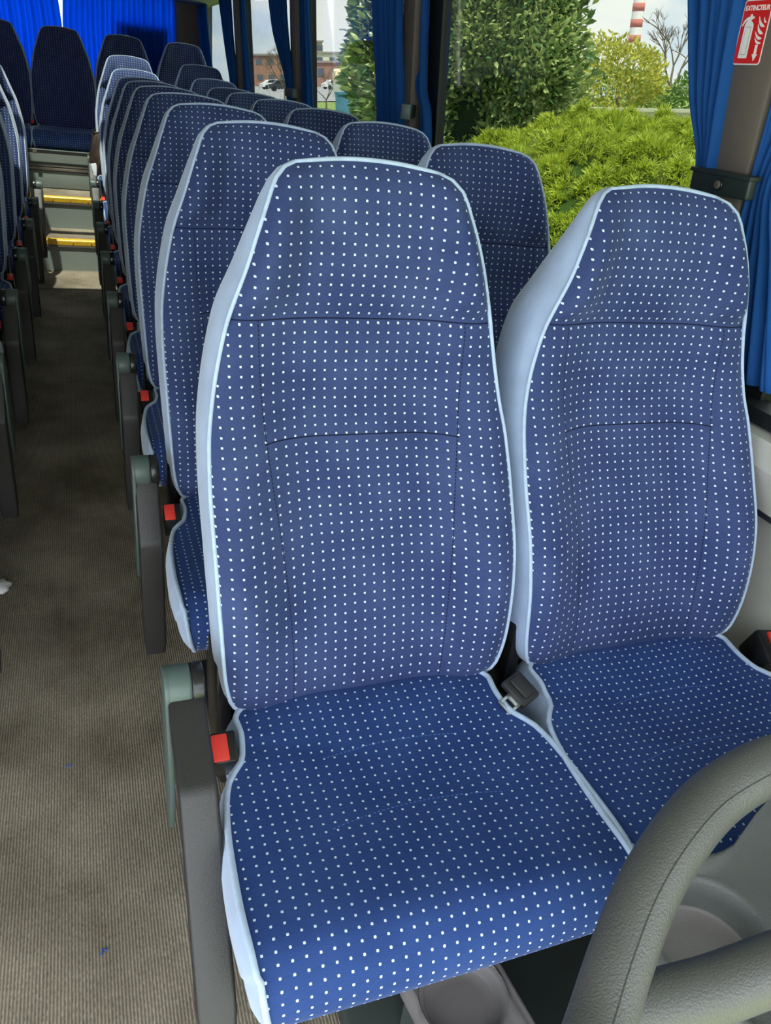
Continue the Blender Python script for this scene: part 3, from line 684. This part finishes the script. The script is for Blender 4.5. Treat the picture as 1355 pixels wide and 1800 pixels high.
# ------------------------------------------------------------------ grab handle and moulded consoles in front of the seats
KS = 1.5
HP = [(.130, .080, 1.00), (.155, .104, 1.005), (.166, .115, 1.010), (.182, .129, 1.014), (.200, .145, 1.024), (.222, .162, 1.036), (.247, .176, 1.046), (.274, .187, 1.053), (.299, .192, 1.059), (.324, .195, 1.060), (.355, .193, 1.058), (.385, .180, 1.05), (.405, .155, 1.035), (.41, .12, 1.01)]
def hp(p): return Vector((p[0]*KS, p[1]*KS, H+(p[2]-H)*KS))
gh = empty('grab_handle', (.5, .2, .62)); tag(gh, 'thick curved grained grey handle with crossbar, at the bottom right corner', 'handle')
MI = Matrix.Translation(-Vector(gh.location))
def putm(V): return [MI @ Vector(v) for v in V]
pth = smooth_path([hp(p) for p in HP], 10)
V, F = tube_geo(pth, .0212, 40); link('handle_loop', mesh(putm(V), F), HANDLE, gh)
cb = smooth_path([hp(p) for p in [(.192, .131, 1.006), (.243, .129, 1.003), (.289, .127, 1.009), (.35, .125, 1.012), (.41, .12, 1.01)]], 10)
V, F = tube_geo(cb, .0215, 32); link('crossbar', mesh(putm(V), F), HANDLE, gh)
# moulding seam along the loop
sp_ = []
for i, p in enumerate(pth):
    t = (pth[min(i+1, len(pth)-1)]-pth[max(i-1, 0)]).normalized(); toc = (Vector((0, 0, H))-p).normalized(); n_ = (toc-t*toc.dot(t)).normalized(); side = t.cross(n_)
    sp_.append(p+(n_*math.cos(.35)+side*math.sin(.35))*.0209)
V, F = tube_geo(sp_, .0011, 6); link('mould_seam', mesh(putm(V), F), HANDLE, gh)
# stem down to the console
V, F = tube_geo(smooth_path([hp(HP[-1]), (.66, .22, .78), (.70, .26, .60)], 8), .02, 24); link('handle_stem', mesh(putm(V), F), HANDLE, gh)

def dish(name, c, r, z, depth, outline, m, mfloor, parent, lip=.010):
    """a plate with a rounded recess: rings from floor centre out, then blended to the outline"""
    n = 72; rings = []
    ang = [2*PI*i/n for i in range(n)]
    for rr_, dz in ((0.02, -depth), (.6, -depth), (.90, -depth), (.955, -depth+.004), (.985, -depth*.5), (1.03, -.006), (1.08, -.0005), (1.15, 0)):
        rings.append([(c[0]+r*rr_*math.cos(a), c[1]+r*rr_*math.sin(a), z+dz) for a in ang])
    def ray_out(a):
        best = 9; dx, dy = math.cos(a), math.sin(a); m_ = len(outline)
        for i in range(m_):
            x1, y1 = outline[i]; x2, y2 = outline[(i+1) % m_]; ex, ey = x2-x1, y2-y1; den = dx*ey-dy*ex
            if abs(den) < 1e-9: continue
            t = ((x1-c[0])*ey-(y1-c[1])*ex)/den; u = ((x1-c[0])*dy-(y1-c[1])*dx)/den
            if t > 0 and -1e-6 <= u <= 1+1e-6: best = min(best, t)
        return best
    ro = [ray_out(a) for a in ang]
    ro = [max(q, r*1.17) for q in ro]
    for dr, dz in ((-.030, .0), (-.018, .004), (-.012, lip), (-.004, lip), (0, .004), (.0, -.05)):
        rings.append([(c[0]+(ro[i]+dr if ro[i]+dr > r*1.155 else r*1.155)*math.cos(a), c[1]+(ro[i]+dr if ro[i]+dr > r*1.155 else r*1.155)*math.sin(a), z+dz) for i, a in enumerate(ang)])
    V = [p for rg in rings for p in rg]; F = []
    for k in range(len(rings)-1):
        for i in range(n): F.append((k*n+i, k*n+(i+1) % n, (k+1)*n+(i+1) % n, (k+1)*n+i))
    F.append(tuple(range(n))[::-1])
    o = link(name, mesh(V, F), m, parent); o.data.materials.append(mfloor)
    for p in o.data.polygons:
        if max(o.data.vertices[v].co.z for v in p.vertices) < z-depth*.9: p.material_index = 1
    return o
cs = empty('console', (.62, .30, 0)); tag(cs, 'grained grey plastic console with round cup recess behind the grab handle', 'console')
zt = .60
outl = [(.505, .385), (.535, .410), (.58, .415), (.621, .412), (.649, .408), (.686, .415), (.72, .432), (.75, .450), (.79, .468), (.85, .49), (1.0, .50), (1.1, .40), (1.1, .1), (.75, .02), (.56, .20), (.52, .255), (.487, .30), (.485, .36)]
d_ = dish('cup_recess_top', (.577-.62, .330-.30), .062, zt, .045, [(a-.62, b-.30) for a, b in outl], TRAYM, TRAYB, cs)
prism('console_body', [(-.05, -.02), (.0, .06), (.3, .10), (.44, .08), (.44, -.2), (.1, -.24), (.02, -.10)], 'XY', 0.0, .548, PANELD, cs)
c2 = empty('console', (.44, .50, 0)); tag(c2, 'low taupe plastic console with shallow round recess under the front edge of the foreground seat', 'console')
dish('cup_recess_top', (0, .027), .058, .205, .022, [(-.075, .085), (-.055, .10), (.06, .10), (.072, .07), (.085, -.06), (.075, -.12), (-.04, -.12), (-.05, -.08)], TRAYB, TRAYB, c2, .002)
prism('console_body', [(-.06, .085), (.06, .085), (.07, -.10), (-.04, -.10)], 'XY', 0, .16, PANELD, c2)
structure(box('floor.004', (.30, -.4, 0), (1.2, .72, .05), PANELD, bev=.01))

# litter
ts = tag(link('paper_tissue', mesh(*(lambda n: ([((.022+.006*math.sin(5*a+b))*math.cos(a)*math.cos(b), (.030+.006*math.cos(4*a))*math.sin(a)*math.cos(b), .008+.014*math.sin(b)) for b in np.linspace(-.6, 1.5, 8) for a in np.linspace(0, 2*PI, n, endpoint=False)], [(i*n+j, i*n+(j+1) % n, (i+1)*n+(j+1) % n, (i+1)*n+j) for i in range(7) for j in range(n)]))(18)), WHI), 'crumpled white tissue on the carpet beside the left-hand seats', 'tissue')
ts.location = (-.287, 2.005, .006)
BT = mat('blue_thread', (.02, .09, .5), .8)
def thread(x, y, pts, lab):
    o = tube('thread_scrap', [(a, b, .003) for a, b in pts], .0012, BT, None, 5); o.location = (x, y, 0); tag(o, lab, 'thread', 'blue threads on the carpet')
thread(-.0635, .858, smooth_path([(0, 0, 0), (.008, .004, 0), (.004, .012, 0), (.014, .006, 0)], 4) and [(0, 0), (.006, .005), (.004, .011), (.011, .006), (.014, .010)], 'scrap of blue thread on the carpet near the bottom left')
thread(-.118, 1.30, [(0, 0), (.006, .004), (.012, .002)], 'scrap of blue thread on the carpet further up the aisle')

# ------------------------------------------------------------------ outside (the street is tilted against the leaning coach by about 6 degrees)
ANG = -.1153
RO = Matrix(((.99428, .00245, -.10673, 0), (0, .99974, .02295, 0), (.10676, -.02282, .99402, 0), (0, 0, 0, 1))); TO = Matrix.Translation((0, 0, FZ))
def outm(x, y, h=0, rz=0): return TO @ RO @ Matrix.Translation((x, y, h)) @ Matrix.Rotation(rz, 4, 'Z')
def place(o, x, y, h=0, rz=0):
    m = outm(x, y, h, rz); o.location = m.to_translation(); o.rotation_euler = m.to_euler(); return o
def leafmat(name, c1, c2, rough=.55, tr=.35):
    m = bpy.data.materials.new(name); m.use_nodes = True
    n, l = m.node_tree.nodes, m.node_tree.links; n.clear()
    o = n.new('ShaderNodeOutputMaterial'); a = n.new('ShaderNodeBsdfPrincipled'); b = n.new('ShaderNodeBsdfTranslucent'); x = n.new('ShaderNodeMixShader')
    g = n.new('ShaderNodeNewGeometry'); r = n.new('ShaderNodeValToRGB'); r.color_ramp.elements[0].color = (*c1, 1); r.color_ramp.elements[1].color = (*c2, 1)
    l.new(g.outputs['Random Per Island'], r.inputs[0]); l.new(r.outputs[0], a.inputs['Base Color']); l.new(r.outputs[0], b.inputs[0])
    a.inputs['Roughness'].default_value = rough; x.inputs[0].default_value = tr; l.new(a.outputs[0], x.inputs[1]); l.new(b.outputs[0], x.inputs[2]); l.new(x.outputs[0], o.inputs[0]); return m
GRASS = mat('meadow_grass', (.24, .33, .09), .9, .1, noise=.45, nscale=3.0, bump=.8, bscale=30)
def terrain():
    xs = np.concatenate([np.linspace(-2, 20, 30), np.linspace(24, 160, 18)]); ys = np.concatenate([np.linspace(-12, 40, 40), np.linspace(46, 260, 20)])
    V = [(x, y, .05*math.sin(x*.4)*math.cos(y*.3)) for y in ys for x in xs]; return mesh(V, grid_faces(len(ys), len(xs)))
lawn = structure(link('floor.005', terrain(), GRASS)); place(lawn, 0, 0)
road = structure(link('floor.006', mesh([(14, 72, .06), (90, 72, .06), (140, 190, .06), (16, 190, .06)], [(0, 1, 2, 3)]), mat('asphalt', (.33, .33, .34), .9, .2, noise=.1, nscale=2), None, False)); place(road, 0, 0)

def scatter(pos, nrm, tmpl_v, tmpl_f, scale, tilt=.7):
    """copies of a small template at points, template +Z along a jittered normal"""
    n = len(pos); tv = np.array(tmpl_v, float); k = len(tv)
    z = nrm+RNG.normal(0, tilt, (n, 3)); z /= np.linalg.norm(z, axis=1)[:, None]
    a = RNG.normal(0, 1, (n, 3)); x = np.cross(a, z); x /= np.linalg.norm(x, axis=1)[:, None]; y = np.cross(z, x)
    s = scale*RNG.uniform(.65, 1.35, n)
    V = pos[:, None, :]+s[:, None, None]*(tv[None, :, 0:1]*x[:, None]+tv[None, :, 1:2]*y[:, None]+tv[None, :, 2:3]*z[:, None])
    V = V.reshape(-1, 3); F = (np.array(tmpl_f)[None]+(np.arange(n)*k)[:, None, None]).reshape(-1, len(tmpl_f[0]))
    me = bpy.data.meshes.new('foliage'); me.vertices.add(len(V)); me.vertices.foreach_set('co', V.ravel().astype(np.float32))
    m_ = F.shape[1]; me.loops.add(F.size); me.loops.foreach_set('vertex_index', F.ravel().astype(np.int32))
    me.polygons.add(len(F)); me.polygons.foreach_set('loop_start', (np.arange(len(F))*m_).astype(np.int32)); me.update(calc_edges=True); me.validate(); return me
LEAF_V = [(0, 0, 0), (.22, .10, .35), (0, .02, .45), (-.22, .10, .35), (.16, .22, .75), (0, .16, .8), (-.16, .22, .75), (0, .34, 1.05)]
LEAF_F = [(0, 1, 2), (0, 2, 3), (1, 4, 5), (1, 5, 2), (2, 5, 6), (2, 6, 3), (4, 7, 5), (5, 7, 6)]
SPR_V = []; SPR_F = []
for (sx_, az, L_) in [(0, .15, 1.0), (.28, .2, .72), (-.28, .18, .75), (.55, .12, .5), (-.55, .1, .5), (.15, .35, .85), (-.14, -.1, .9)]:
    b0 = len(SPR_V); SPR_V += [(sx_*.15-.045, 0, .1), (sx_*.15+.045, 0, .1), (sx_*.8+.05, az*.6, L_*.62), (sx_*.8-.05, az*.6, L_*.62), (sx_*1.15, az*1.3, L_)]
    SPR_F += [(b0, b0+1, b0+2), (b0, b0+2, b0+3), (b0+3, b0+2, b0+4)]
JUN = leafmat('juniper_sprays', (.19, .29, .02), (.66, .73, .08), .6, .3)
LAU = leafmat('laurel_leaves', (.07, .18, .05), (.50, .58, .20), .35, .25)
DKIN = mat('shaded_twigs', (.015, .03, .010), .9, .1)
YLW = leafmat('spring_tree_leaves', (.35, .38, .05), (.65, .60, .12), .7, .4)
MGN = leafmat('mid_green_leaves', (.10, .20, .04), (.25, .36, .09), .7, .3)

# juniper bed: a low wide mound
jb = empty('juniper_bed'); tag(jb, 'wide mound of bright green creeping juniper outside the first right-hand window', 'shrub', kind='stuff')
JC = (8.3, 10.6); JR = (3.7, 4.3); JH = 1.27
def jh(x, y):
    r = math.hypot((x-JC[0])/JR[0], (y-JC[1])/JR[1]); return -1 if r > 1 else JH*(1-r**2.6)**.6*(1+.07*math.sin(x*2.1+y)*math.cos(y*1.7))
pos = []; 
while len(pos) < 34000:
    x = RNG.uniform(JC[0]-JR[0], JC[0]+JR[0]); y = RNG.uniform(JC[1]-JR[1], JC[1]+JR[1]); z = jh(x, y)
    if z < 0: continue
    if y > JC[1]+2.5 and RNG.random() < .6: continue
    c_ = math.sin(x*5.1+2*math.sin(y*2.3))*math.sin(y*4.7+1.7*math.sin(x*3.1))+.6*math.sin(x*9.7+y*3)*math.sin(y*8.9-x*2)
    if c_ < -.35 and RNG.random() < .75: continue
    pos.append((x, y, z-.05+.15*c_-.07*RNG.random()**2))
pos = np.array(pos); nr_ = np.array([((p[0]-JC[0])/JR[0]*.5-.45, (p[1]-JC[1])/JR[1]*.5-.6, .55) for p in pos])
link('juniper_foliage', scatter(pos, nr_, SPR_V, SPR_F, .135, .6), JUN, jb, False)
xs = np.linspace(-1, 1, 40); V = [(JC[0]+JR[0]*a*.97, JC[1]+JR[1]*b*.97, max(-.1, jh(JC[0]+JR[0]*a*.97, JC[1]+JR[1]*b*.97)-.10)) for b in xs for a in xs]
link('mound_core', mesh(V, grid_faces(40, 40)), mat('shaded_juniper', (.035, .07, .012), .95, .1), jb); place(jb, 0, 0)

# laurel hedge: tall clipped block
lh = empty('laurel_hedge'); tag(lh, 'tall thick laurel hedge rising beyond the window, behind the juniper bed', 'hedge')
A0, A1 = np.array([5.0, 14.0]), np.array([8.15, 13.2]); HL = np.linalg.norm(A1-A0); dv = (A1-A0)/HL; nv = np.array([-dv[1], dv[0]])
pos = []; nn = []
N = 30000
for _ in range(N):
    c = RNG.random(); u = RNG.random()*HL; h = RNG.uniform(.0, 4.9); dep = RNG.random()*1.6
    lump = .22*math.sin(u*2.3+h*1.1)+.16*math.sin(u*4.1-h*2.3+1)+.12*math.sin(h*3.7)
    if c < .74: p = A0+dv*u+nv*(-lump-.12*RNG.random()); q = (-nv[0], -nv[1], .35)
    elif c < .87: p = A1+dv*(.10+lump*.9)+nv*dep; q = (dv[0], dv[1], .35)
    else: p = A0-dv*(.10+lump*.9)+nv*dep; q = (-dv[0], -dv[1], .35)
    pos.append((p[0], p[1], h)); nn.append(q)
link('laurel_leaves', scatter(np.array(pos), np.array(nn), LEAF_V, LEAF_F, .165, .55), LAU, lh, False)
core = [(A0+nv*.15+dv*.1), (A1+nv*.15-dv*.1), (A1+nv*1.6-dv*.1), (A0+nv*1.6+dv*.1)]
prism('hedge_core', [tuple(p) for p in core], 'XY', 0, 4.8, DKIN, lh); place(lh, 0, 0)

# concrete wall with bays beyond the bed
w0, w1 = np.array([12.6, 23.6]), np.array([16.4, 17.6]); wd = w1-w0; wL = float(np.linalg.norm(wd)); wa = math.atan2(wd[1], wd[0])
gw = empty('boundary_wall'); tag(gw, 'pale concrete boundary wall behind the juniper bed, under the trees', 'wall')
CON = mat('pale_concrete', (.62, .58, .48), .85, .2, noise=.15, nscale=2)
box('wall_slab', (-3, 0, -.5), (wL+5, .12, 1.08), CON, gw)
bm = bm_new()
for i in range(15): bm_box(bm, (-3+i*.95, -.05, -.5), (-2.90+i*.95, 0, 1.05))
bm_box(bm, (-3, -.06, 1.05), (wL+5, .16, 1.13)); bm_done(bm, 'wall_ribs', CON, gw); place(gw, w0[0], w0[1], 0, wa)

def bush(name, x, y, h0, rx, ry, rz_, n, scl, m, lab, cat='tree', group=None, trunk=True, hh=None):
    r = empty(name); tag(r, lab, cat, group)
    u = RNG.normal(0, 1, (n, 3)); u /= np.linalg.norm(u, axis=1)[:, None]; rad = RNG.uniform(.55, 1.0, n)**.5
    lum = 1+.16*np.sin(u[:, 0]*5+u[:, 2]*4)+.10*np.sin(u[:, 1]*9)
    P = u*np.array([rx, ry, rz_])*(rad*lum)[:, None]+np.array([0, 0, h0])
    P[:, 2] = np.maximum(P[:, 2], .05)
    link('foliage', scatter(P, u, LEAF_V, LEAF_F, scl, .7), m, r, False)
    if trunk: tube('trunk', [(0, 0, 0), (.05, 0, h0*.6), (0, .05, h0)], [.12, .09, .04], mat('bark', (.10, .075, .05), .9), r, 8)
    place(r, x, y); return r
bush('spring_tree', 19.0, 27.6, 1.6, 1.9, 1.6, 1.5, 4200, .17, YLW, 'yellow-green budding tree beyond the boundary wall, below the chimney', group='trees beyond the wall')
bush('leafy_tree', 20.4, 24.4, 1.0, 1.7, 1.2, 1.0, 3000, .17, MGN, 'low mid-green tree right of the yellow tree, beyond the wall', group='trees beyond the wall')
bush('leafy_tree', 21.6, 20.4, 1.2, 1.9, 1.5, 1.2, 3400, .17, MGN, 'rounded green tree under the bare branches, near the right curtain', group='trees beyond the wall')
bush('spring_tree', 25.0, 38.5, 1.1, 4.5, 2, 1.4, 3600, .24, MGN, 'distant hazy green tree between hedge and chimney', group='trees beyond the wall')

def bare_tree(x, y, hgt, lab, seed, lev=5, r0=.12, scat=.55):
    rnd = random.Random(seed); V = []; F = []
    def br(p, d, L, r, k):
        q = p+d*L; v, f = tube_geo([p, (p+q)/2+Vector((rnd.uniform(-1, 1), rnd.uniform(-1, 1), 0))*L*.05, q], [r, r*.85, r*.65], 4, cap=False); o = len(V); V.extend(v); F.extend([tuple(a+o for a in g) for g in f])
        if k == 0: return
        for _ in range(3 if k > 1 else 4):
            nd = (d+Vector((rnd.uniform(-1, 1), rnd.uniform(-1, 1), rnd.uniform(-.2, .6)))*scat).normalized(); br(q, nd, L*rnd.uniform(.6, .82), r*.62, k-1)
    br(Vector((0, 0, 0)), Vector((0, 0, 1)), hgt*.28, r0, lev)
    o = link('bare_tree', mesh(V, F), BARK); tag(o, lab, 'tree', 'bare trees outside'); place(o, x, y); return o
BARK = mat('bare_bark', (.16, .13, .10), .9, .1)
bare_tree(22.4, 29.0, 4.8, 'leafless tree with fine branches against the sky, left of the first pillar', 5, 5, .09, .75)
bare_tree(12.2, 43.3, 3.0, 'small bare bush on the grass in front of the far buildings', 9, 5, .05, .95)
bare_tree(13.5, 58.5, 4.6, 'bare tree standing before the brick-red building at the left', 12, 5, .08, .8)

# chimney
ch = empty('factory_chimney'); tag(ch, 'tall red and white banded factory chimney in the distance', 'chimney')
CW = mat('chimney_white', (.80, .76, .72), .8); CRD = mat('chimney_red', (.50, .17, .13), .8)
hh = 8.0; r_ = lambda h: 1.15-.006*h
o = None
V, F = tube_geo([(0, 0, h) for h in np.linspace(-4, 60, 40)], [r_(h) for h in np.linspace(-4, 60, 40)], 28); link('chimney_shaft', mesh(V, F), CW, ch)
for i in range(9):
    a = 7.4+i*2.5; V, F = tube_geo([(0, 0, a), (0, 0, a+1.25)], [r_(a)+.03, r_(a+1.25)+.03], 28); link('red_band', mesh(V, F), CRD, ch)
place(ch, 100.1, 143.7)

# far buildings, lamp, container, cars
def building(name, x, y, w, d, h, m, lab, rz=0, floors=3, wm=None):
    r = empty(name); tag(r, lab, 'building', 'distant buildings'); b = box('building_block', (-w/2, 0, -.5), (w/2, d, h), m, r); 
    box('roof_edge', (-w/2-.3, -.3, h), (w/2+.3, d+.3, h+.35), mat('roof', (.30, .27, .25), .8), r)
    WM = mat('window_dark', (.10, .12, .15), .2)
    for f in range(floors):
        bm = bm_new(); z = h*(f+.45)/floors
        k = max(3, int(w/2.6))
        for i in range(k):
            xx = -w/2+w*(i+.5)/k; bm_box(bm, (xx-.7, -.06, z-.1), (xx+.7, .02, z+h/floors*.33))
        bm_done(bm, 'window_row', WM, r, False)
    place(r, x, y, 0, rz)
CREAM = mat('cream_render', (.72, .68, .58), .85); BRICK = mat('brick_red', (.36, .19, .14), .85, noise=.1, nscale=1); TAN = mat('tan_render', (.50, .42, .30), .85)
building('office_building', 62.0, 200, 18, 10, 6.6, CREAM, 'long low cream building with a row of windows, seen between the second and third pillars', -.1, 2)
building('shop_building', 52.5, 176, 12, 8, 4.4, BRICK, 'low red-brown building in front of the cream one', 0, 1)
building('tower_building', 57.5, 216, 4, 6, 9.4, TAN, 'narrow tan tower with flat roof rising behind the low buildings', 0, 3)
building('office_building', 42.0, 196.5, 13, 10, 6.0, BRICK, 'red-brown building seen left of the third pillar', 0, 2)
building('apartment_block', 69.0, 213.0, 4.6, 8, 7.2, CREAM, 'pale apartment block just left of the hedge', 0, 4)
lp = empty('street_lamp'); tag(lp, 'tall thin street lamp with two arms against the sky', 'street lamp')
LG = mat('lamp_grey', (.25, .27, .28), .5)
tube('pole', [(0, 0, 0), (0, 0, 5.9)], [.09, .05], LG, lp, 8); box('lamp_head', (-.75, -.12, 5.9), (-.10, .12, 6.02), LG, lp); box('lamp_head', (.10, -.12, 5.9), (.75, .12, 6.02), LG, lp); tube('arm', [(-.3, 0, 5.9), (.3, 0, 5.9)], .04, LG, lp, 6)
place(lp, 26.4, 86.06)
bc = empty('blue_container'); tag(bc, 'flat-sided blue metal container standing on the grass by the hedge', 'container')
BLU = mat('blue_painted_metal', (.07, .22, .33), .5, .4, noise=.25, nscale=3)
box('container_body', (-.40, 0, 0), (.40, .6, 1.46), BLU, bc, .02)
bm = bm_new(); bm_box(bm, (-.42, -.03, 1.42), (.42, .63, 1.49)); bm_box(bm, (-.42, -.03, 0), (-.38, .02, 1.46)); bm_box(bm, (.38, -.03, 0), (.42, .02, 1.46)); bm_done(bm, 'container_rim', BLU, bc)
place(bc, 7.85, 24.9, 0, -.2)
si = empty('sign_post'); tag(si, 'small grey square board on a post beside the blue container', 'sign')
tube('post', [(0, 0, 0), (0, 0, 1.30)], .03, LG, si, 8); box('board', (-.26, -.02, 1.28), (.26, .02, 1.70), mat('board_grey', (.45, .48, .46), .6), si); place(si, 9.8, 32.6)
tk = empty('tank'); tag(tk, 'cream and orange horizontal tank beyond the parked cars', 'tank')
bm = bm_new(); bm_cyl(bm, (0, 0, 1.9), .75, 4.6, 'X', 28, bev=.2); bm_done(bm, 'tank_shell', mat('tank_cream', (.85, .68, .42), .6), tk); box('tank_stand', (-1.8, -.4, 0), (1.8, .4, 1.3), LG, tk); place(tk, 28.9, 92.0)
def car(x, y, rz, col, lab):
    r = empty('parked_car'); tag(r, lab, 'car', 'parked cars'); m = mat('car_paint', col, .3, .6)
    pr = [(-2.1, .35), (-2.1, .85), (-1.5, .95), (-.9, 1.4), (.7, 1.42), (1.3, .98), (2.0, .85), (2.12, .35)]
    prism('car_body', pr, 'XZ', -.85, .85, m, r); prism('window_glass', [(-1.25, .98), (-.82, 1.34), (.62, 1.36), (1.08, .98)], 'XZ', -.87, .87, BLACKS, r)
    for sx_ in (-1.3, 1.3):
        for sy in (-.85, .85):
            bm = bm_new(); bm_cyl(bm, (sx_, sy, .32), .32, .2, 'Y', 20); bm_done(bm, 'wheel', RUBBER, r)
    place(r, x, y, .06, rz)
car(31.5, 146.5, .1, (.75, .76, .78), 'white parked car at the left end of the far car park')
car(28.6, 126.0, -.1, (.03, .04, .05), 'dark parked car nearest the third pillar')
car(41.3, 143.0, .2, (.75, .75, .76), 'white parked car below the street lamp')
car(41.5, 133.0, .0, (.10, .16, .30), 'blue parked car beside the hedge')
car(46.2, 142.5, .0, (.55, .56, .58), 'silver parked car in the second rank of the car park')
# daisies on the verge
dz_ = tag(link('daisy_flower', mesh([(.03*math.cos(a), .03*math.sin(a), .06+.006*math.cos(5*a)) for a in np.linspace(0, 2*PI, 14, endpoint=False)]+[(0, 0, .07), (0, 0, 0)], [(i, (i+1) % 14, 14) for i in range(14)]+[((i+1) % 14, i, 15) for i in range(14)]), WHI), 'small white daisy in the grass outside the front window', 'flower'); place(dz_, 4.75, 4.2)
# grass tufts near the coach
pos = np.stack([RNG.uniform(3.0, 9, 30000), RNG.uniform(2.0, 8, 30000), np.full(30000, .0)], 1); pos = pos[((pos[:, 0]-JC[0])/JR[0])**2+((pos[:, 1]-JC[1])/JR[1])**2 > 1.02]
tf = link('grass_blades', scatter(pos, np.tile([0, 0, 1.0], (len(pos), 1)), [(-.05, 0, 0), (.05, 0, 0), (.12, .1, .6), (.02, .35, 1)], [(0, 1, 2), (0, 2, 3)], .085, .35), leafmat('grass_blade', (.14, .32, .02), (.40, .62, .06), .7, .4), None, False)
tag(tf, 'bright green tufty grass on the verge below the front window', 'grass', kind='stuff'); place(tf, 0, 0)
